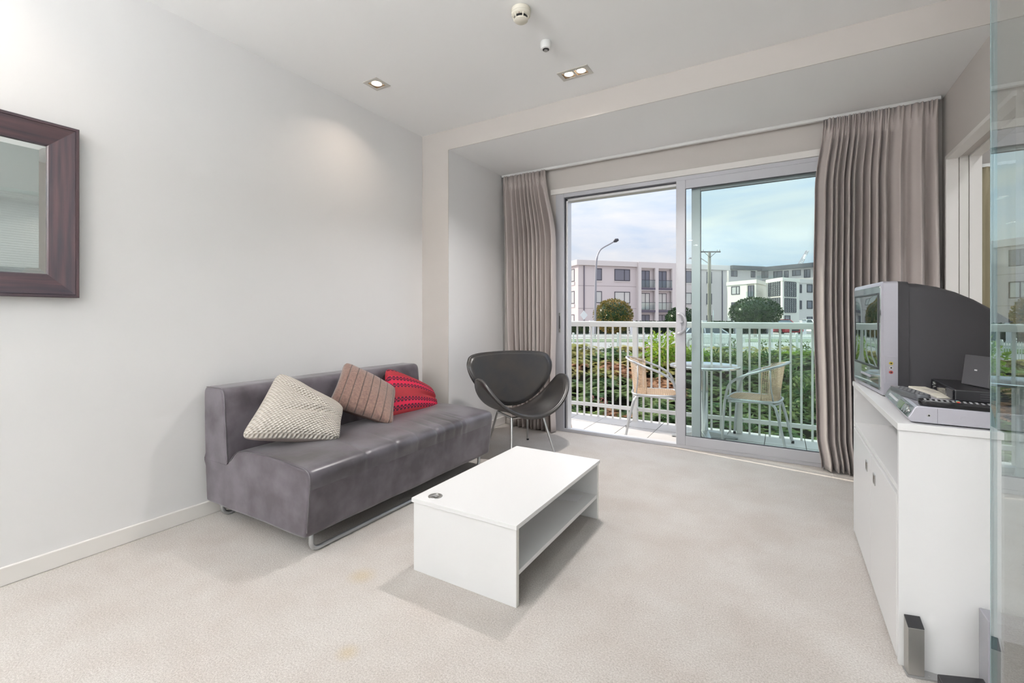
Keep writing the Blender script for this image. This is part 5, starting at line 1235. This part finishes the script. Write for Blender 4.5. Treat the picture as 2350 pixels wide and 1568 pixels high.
# left end wall windows (the end wall runs into the block along local y)
F2 = Facade(1327, 62.0, -48.0)
for (x0, x1, y0, y1) in ((1297, 1318.5, 617, 646), (1297, 1318.5, 668, 697), (1297, 1318, 722, 742)):
    d0 = -F2.hit(x1, 640)[0] if F2.hit(x1, 640)[0] < 0 else F2.hit(x1, 640)[0]; d1 = abs(F2.hit(x0, 640)[0]); z1_ = F2.hit(x1, y0)[1]; z0_ = F2.hit(x1, y1)[1]
    f = MB()
    for (a, b, c_, d_) in cells((d0, d1), (z0_, z1_), [(d0+0.09, d1-0.09, z0_+0.09, z1_-0.09)]): f.box(-0.05, 0.06, a, b, c_, d_)
    for q in (0.33, 0.66): y = d0+(d1-d0)*q; f.box(-0.05, 0.06, y-0.045, y+0.045, z0_+0.09, z1_-0.09)
    w = f.build('window', M['winframe'], bl, local=True); MB().box(-0.02, 0.03, d0+0.05, d1-0.05, z0_+0.05, z1_-0.05).build('pane', M['pane_l'], w, local=True)
    MB().box(-0.10, 0.02, d0-0.05, d1+0.05, z0_-0.5, z0_-0.06).build('sill_panel', M['stucco_l'], bl, local=True)
# penthouse block behind with dark fascia
F3 = Facade(1669, 74.0, 42.0); u1 = F3.hit(1748, 620)[0]
zt, zb = F3.hit(1670, 610)[1], F3.hit(1670, 619)[1]
pb = thing('penthouse_block', 'pale apartment block with dark flat roof edge behind the cream building', 'building', tuple(F3.o), F3.rz)
MB().box(0.3, u1-0.05, 0, 7, ZB, zb).build('wall', M['stucco_l'], pb, local=True)
MB().box(0.3, u1-0.05, -0.8, 7, zb, zt).build('roof_edge', M['roofd'], pb, local=True)
for (x0, x1, y0, y1) in ((1677.5, 1692, 620.5, 635), (1723, 1733, 622, 637)):
    ua, ub, z0, z1 = rect(F3, x0, x1, y0, y1); window(pb, ua, ub, z0, z1, 0.0, (0.35,), 'pane', 0.12)
p_ = F3.o+F3.u*u1; dF = (p_-CAM).dot(FW)
F4 = Facade(1748, dF, 118.0); u2 = F4.hit(1905, 620)[0]
zt4, zb4 = F4.hit(1752, 615)[1], F4.hit(1752, 623)[1]
pb2 = thing('penthouse_block', 'long pale penthouse wing with dark roof edge and balconies at far right', 'building', tuple(F4.o), F4.rz)
MB().box(0, u2, 0, 12, ZB, zb4).build('wall', M['stucco_l'], pb2, local=True)
MB().box(-0.6, u2+0.6, -0.9, 12, zb4, zt4+0.05).build('roof_edge', M['roofd'], pb2, local=True)
for (x0, x1, y0, y1) in ((1747.5, 1763.5, 623, 639), (1775, 1796, 623, 638), (1799, 1810, 622, 638), (1818, 1838, 620.5, 634), (1845, 1860, 619, 638)):
    ua, ub, z0, z1 = rect(F4, x0, x1, y0, y1); window(pb2, ua, ub, z0, z1, 0.0, (0.4,), 'pane', 0.12)
ua, ub, z0, z1 = rect(F4, 1745, 1765, 634, 640); MB().box(ua, ub, -1.0, -0.95, z0, z1).build('balcony_glass', M['glassx'], pb2, local=True)
ua, ub, z0, z1 = rect(F4, 1772, 1812, 634, 640); MB().box(ua, ub, -1.0, -0.95, z0, z1).build('balcony_glass', M['glassx'], pb2, local=True)
# cream building in front: corner blocks given by their plan corners
def block(name, label, plan, ztp, mt, cor=0.42):
    P = [at(px, HY, d) for px, d in plan]; t = thing(name, label, 'building', (P[0].x, P[0].y, 0))
    back = P[0]+(P[2]-P[1])*1.0
    pts = [(q.x, q.y) for q in P[:3]]+[(back.x, back.y)]
    MB().prism(pts, ZB, ztp-cor, 'z').build('wall', mt, t)
    cx_, cy_ = sum(q[0] for q in pts)/4, sum(q[1] for q in pts)/4
    MB().prism([(cx_+(a-cx_)*1.05, cy_+(b-cy_)*1.05) for a, b in pts], ztp-cor, ztp, 'z').build('cornice', mt, t)
    Fs = []
    for k in range(2):
        u = P[k+1]-P[k]; Fs.append(Facade(plan[k][0], plan[k][1], math.degrees(math.atan2(u.x, u.y))))
    return t, Fs
cbd, (Fc, Fc2) = block('cream_building', 'cream two storey building wing with sunlit wall behind the large round tree', [(1669, 54.0), (1735, 50.0), (1762, 54.5)], 5.0, M['stucco_c'])
for (x0, x1, y0, y1, pn) in ((1678.5, 1697.5, 658, 677, 'pane_l'), (1678.5, 1697.5, 694, 711, 'pane'), (1678.5, 1697.5, 728, 744, 'pane')):
    ua, ub, z0, z1 = rect(Fc, x0, x1, y0, y1); window(cbd, ua, ub, z0, z1, 0.0, (0.62,), pn, Fx=Fc)
ua, ub, z0, z1 = rect(Fc, 1714, 1731, 652.5, 683); MB().box(ua, ub, -0.02, 0.01, z0, z1).xform(Fc.M).build('balcony_recess', mat('recess_darker', (0.46, 0.42, 0.36), 0.9), cbd)  # flat panel in a darker tone than the wall around it
ua, ub, z0, z1 = rect(Fc, 1717.5, 1730.5, 655.5, 682); window(cbd, ua, ub, z0, z1, -0.05, (0.5,), 'pane', 0.08, Fx=Fc)
ua, ub, z0, z1 = rect(Fc, 1714, 1731, 670, 683); MB().box(ua, ub, -0.14, -0.11, z0, z1).xform(Fc.M).build('balcony_glass', M['glassx'], cbd)
def gridwin(bl_, Fa, x0, x1, y0, y1, nx, nz_, wally=0.0):
    ua, ub, z0, z1 = rect(Fa, x0, x1, y0, y1); f = MB(); t_ = 0.045
    for i in range(nx+1): x = ua+(ub-ua)*i/nx; f.box(x-t_, x+t_, wally-0.06, wally+0.05, z0, z1)
    for i in range(nz_+1): z = z0+(z1-z0)*i/nz_; f.box(ua, ub, wally-0.06, wally+0.05, z-t_, z+t_)
    w = f.xform(Fa.M).build('window', M['winframe'], bl_); MB().box(ua, ub, wally-0.02, wally+0.03, z0, z1).xform(Fa.M).build('pane', M['pane_b'], w)
tw_, (Ft, Ft2) = block('glass_block_tower', 'cream stair tower with gridded glass block windows', [(1759, 50.0), (1796, 46.6), (1834, 48.6)], 4.95, M['stucco_c'], 0.35)
gridwin(tw_, Ft, 1764.5, 1790.5, 648, 680.5, 5, 7); gridwin(tw_, Ft, 1764.5, 1790.5, 685.5, 717, 5, 7)
gridwin(tw_, Ft2, 1800.5, 1826, 647, 680, 5, 7); gridwin(tw_, Ft2, 1800.5, 1826, 685, 717, 5, 7)
ua, ub, z0, z1 = rect(Ft2, 1800.5, 1813, 724, 742); window(tw_, ua, ub, z0, z1, 0.0, (), 'pane', Fx=Ft2)
rw_, (Fr, Fr2) = block('cream_building', 'cream building wing running behind the right curtain', [(1834, 49.4), (1915, 51.5), (1960, 58.0)], 5.0, M['stucco_l'])
for (x0, x1, y0, y1) in ((1835.2, 1839.5, 653, 672.5), (1835.2, 1839.5, 690, 710), (1851.5, 1864, 652.5, 671.5), (1851.5, 1864, 690, 709), (1851.5, 1864, 727, 744)):
    ua, ub, z0, z1 = rect(Fr, x0, x1, y0, y1); window(rw_, ua, ub, z0, z1, 0.0, (), 'pane', Fx=Fr)
# ------------------------------------------------------------------ street furniture
g = gp_(1365.5, 38.0)
sl_ = thing('street_lamp', 'tall curved street lamp in front of the mauve block', 'street lamp', tuple(g))
M['galv'] = mat('galvanised_steel', (0.36, 0.34, 0.37), 0.5, 0.4)
pts = [g]+[at(px, py, 38.0) for px, py in ((1366, 700), (1367.2, 640), (1368.5, 605), (1371, 588), (1377, 575), (1385, 568), (1397, 561.5), (1410, 554))]
pts = [Vector(pts[0])]+[p for p in pts[1:]]
MB().tube(smoothpts(pts, 4), [0.10]*8+[0.085]*8+[0.06]*17, 8).build('pole', M['galv'], sl_, smooth='all')
hd = [at(1408.5, 555, 38.0), at(1413, 552, 38.0), at(1419, 550, 38.0)]
MB().tube(hd, [0.08, 0.17, 0.10], 8).build('lamp_head', M['winframe'], sl_, smooth=True)
g = gp_(1628, 39.0); up_ = thing('utility_pole', 'timber utility pole with a crossarm right of the door stile', 'utility pole', tuple(g))
M['timber'] = mat('pole_timber', (0.33, 0.29, 0.24), 0.9, noise=0.3, ns=3, stretch=(4, 4, 0.3))
tp = at(1628, 577, 39.0); MB().tube([g, tp], [0.16, 0.125], 10).build('pole', M['timber'], up_, smooth=True)
MB().box(-0.86, 0.86, -0.22, -0.12, -0.05, 0.06).xform(Matrix.Translation((tp.x, tp.y, at(1628, 579, 39.0).z)) @ Matrix.Rotation(PSI, 4, 'Z')).build('crossarm', M['iron'], up_)
for s in (-1, 1): MB().tube([tp-FW*0.15+RT*(s*0.50)-Vector((0, 0, 0.1)), tp-FW*0.13-Vector((0, 0, 0.55))], 0.022, 6).build('brace', M['iron'], up_)
for s in (-0.8, -0.6, 0.6, 0.8): MB().lathe([(0.03, 0), (0.04, 0.05), (0.02, 0.12)], 8, tuple(tp-FW*0.17+RT*s)).build('insulator', M['galv'], up_)
ar = [at(1627, 605, 39.0), at(1610, 594, 39.0), at(1590, 592, 39.0)]; MB().tube(ar, 0.04, 6).build('lamp_arm', M['galv'], up_, smooth=True)
MB().box(-0.20, 0.20, -0.10, 0.10, -0.05, 0.06).xform(Matrix.Translation(at(1586, 593, 39.0)) @ Matrix.Rotation(PSI, 4, 'Z')).build('lamp_head', M['galv'], up_, bevel=0.02)
def sign(label, px, d, pyc, half, rot, lean):
    g = gp_(px, d); c = at(px, pyc, d); t = thing('road_sign', label, 'sign', tuple(g), PSI+rot, 'diamond road signs')
    MB().tube([(0, 0.03, 0), (0, 0.03, c.z-g.z+half*0.6)], 0.03, 8).build('post', M['galv'], t, local=True)
    z = c.z-g.z; MB().prism([(0, z-half), (half*0.78, z), (0, z+half), (-half*0.78, z)], -0.012, 0.012, 'y').build('plate', M['pillar'], t, local=True)
    return t
sign('white diamond road sign seen from behind left of the street lamp', 1340, 29.0, 723.5, 0.30, 0.0, 0)
sign('diamond road sign turned nearly edge-on beside the utility pole', 1637, 37.0, 723, 0.42, math.radians(62), 0)
t = thing('notice_plate', 'small white plate with red ring on the pillar beside the red car', 'sign', tuple(at(1840, 754, HD-0.62)), PSI)
MB().box(-0.14, 0.14, 0, 0.01, -0.18, 0.18).build('plate', M['picket'], t, local=True)
MB().tube([(0.08*math.cos(a*0.3927), -0.006, 0.08*math.sin(a*0.3927)) for a in range(16)], 0.014, 5, closed=True).build('ring', mat('sign_red', (0.6, 0.05, 0.05), 0.5), t, local=True)
# crane far behind
c0, c1 = at(1836, 610, 120.0), at(1854, 575, 120.0)
cr_ = thing('crane_boom', 'white lattice crane boom rising behind the dark roof', 'crane', tuple(Vector((c0.x, c0.y, -0.6))))
dd = (c1-c0).normalized(); sdv = RT*0.45; m = MB(); n = 9; Lc = (c1-c0).length
for s in (-1, 1): m.tube([c0+sdv*s*1.2-dd*4, c1+sdv*s*0.5], 0.10, 5)
for s in (-1, 1): m.tube([c0+sdv*s*1.2+FW*0.9-dd*4, c1+sdv*s*0.5+FW*0.4], 0.10, 5)
m.build('chords', M['galv'], cr_)
m = MB()
for i in range(n): s = 1 if i % 2 else -1; k = 1.2-0.7*i/n; m.tube([c0+dd*Lc*i/n+sdv*s*k, c0+dd*Lc*(i+1)/n-sdv*s*k], 0.07, 4)
m.build('lacing', M['picket'], cr_)
m = MB(); m.tube([Vector((c0.x, c0.y, -0.6)), c0-dd*3], 0.5, 8); m.build('mast', M['galv'], cr_)
MB().tube([c1-dd*Lc*0.55, c1-dd*Lc*0.3], 0.35, 6).build('jib_section', M['picket'], cr_)
# ------------------------------------------------------------------ cars: local x forward, y left, z up
def car(label, loc, rz, paint, L=4.2, W=1.72, H=1.42):
    t = thing('parked_car', label, 'car', loc, rz, 'cars in the street')
    s = L/4.2; k = H/1.42
    body = [(-2.08, 0.35), (-2.10, 0.62), (-2.02, 0.88), (-1.55, 0.94), (1.0, 0.92), (1.75, 0.82), (2.05, 0.66), (2.10, 0.36), (1.95, 0.24), (-1.95, 0.24)]
    MB().prism([(x*s, z*k) for x, z in body], -W/2, W/2, 'y').build('body', paint, t, local=True, bevel=0.08, seg=3, smooth=True)
    cab = [(-1.75, 0.92), (-1.30, 1.36), (-0.9, 1.42), (0.05, 1.42), (0.35, 1.36), (1.05, 0.91)]
    b = [(x*s, z*k) for x, z in cab]
    m = MB(); n = len(b); zt_ = 1.42*k
    for sg in (-1, 1): m.v += [(x, sg*(W/2-0.04-0.16*max(0, (z-0.9*k)/(0.52*k))), z) for x, z in b]
    m.f += [tuple(range(n))[::-1], tuple(range(n, 2*n))]+[(i, (i+1) % n, n+(i+1) % n, n+i) for i in range(n)]; m.m = [0]*len(m.f)
    m.build('cabin', M['cglass'], t, local=True, bevel=0.03)
    MB().box(-1.22*s, 0.22*s, -W/2+0.22, W/2-0.22, 1.395*k, 1.445*k).build('roof', paint, t, local=True, bevel=0.03)
    for sg in (-1, 1):
        for (xa, za, xb, zb_) in ((-1.72, 0.93, -1.28, 1.38), (0.98, 0.93, 0.30, 1.39), (-0.45, 0.93, -0.45, 1.40)):
            yv = lambda z: sg*(W/2-0.03-0.16*max(0, (z-0.9)/0.52)); MB().tube([(xa*s, yv(za), za*k), (xb*s, yv(zb_), zb_*k)], 0.045, 6).build('roof_pillar', paint, t, local=True)
    for x in (-1.30, 1.32):
        for sg in (-1, 1):
            w = MB().tube([(x*s, sg*(W/2-0.20), 0.31), (x*s, sg*(W/2+0.01), 0.31)], 0.31, 18).build('wheel', M['black'], t, local=True, smooth=True)
            MB().tube([(x*s, sg*(W/2-0.02), 0.31), (x*s, sg*(W/2+0.02), 0.31)], 0.19, 14).build('hub', M['chrome'], w, local=True, smooth=True)
    for sg in (-1, 1):
        MB().box(1.98*s, 2.10*s, sg*0.62-0.16, sg*0.62+0.16, 0.60*k, 0.74*k).build('headlamp', M['picket'], t, local=True, bevel=0.03)
        MB().box(-2.12*s, -2.03*s, sg*0.64-0.14, sg*0.64+0.14, 0.66*k, 0.82*k).build('tail_lamp', M['tail'], t, local=True, bevel=0.02)
    MB().box(2.03*s, 2.13*s, -0.4, 0.4, 0.36*k, 0.54*k).build('grille', M['black'], t, local=True)
    return t
M['cglass'] = mat('car_glass', (0.05, 0.07, 0.08), 0.06, spec=0.8); M['tail'] = mat('tail_red', (0.4, 0.02, 0.02), 0.3)
car('silver car on the street behind the picket fence near the utility pole', tuple(gp_(1622, 30.0)), PSI, mat('silver_paint', (0.62, 0.64, 0.66), 0.25, 0.4))
car('red car parked in the driveway between the white pillars', tuple(gp_(1793, 44.3)), PSI-math.radians(90), mat('red_paint', (0.36, 0.03, 0.04), 0.25))
car('white car at the right edge beside the curtain', tuple(gp_(1875, 44.3)), PSI-math.radians(90), mat('white_paint', (0.78, 0.78, 0.78), 0.25))
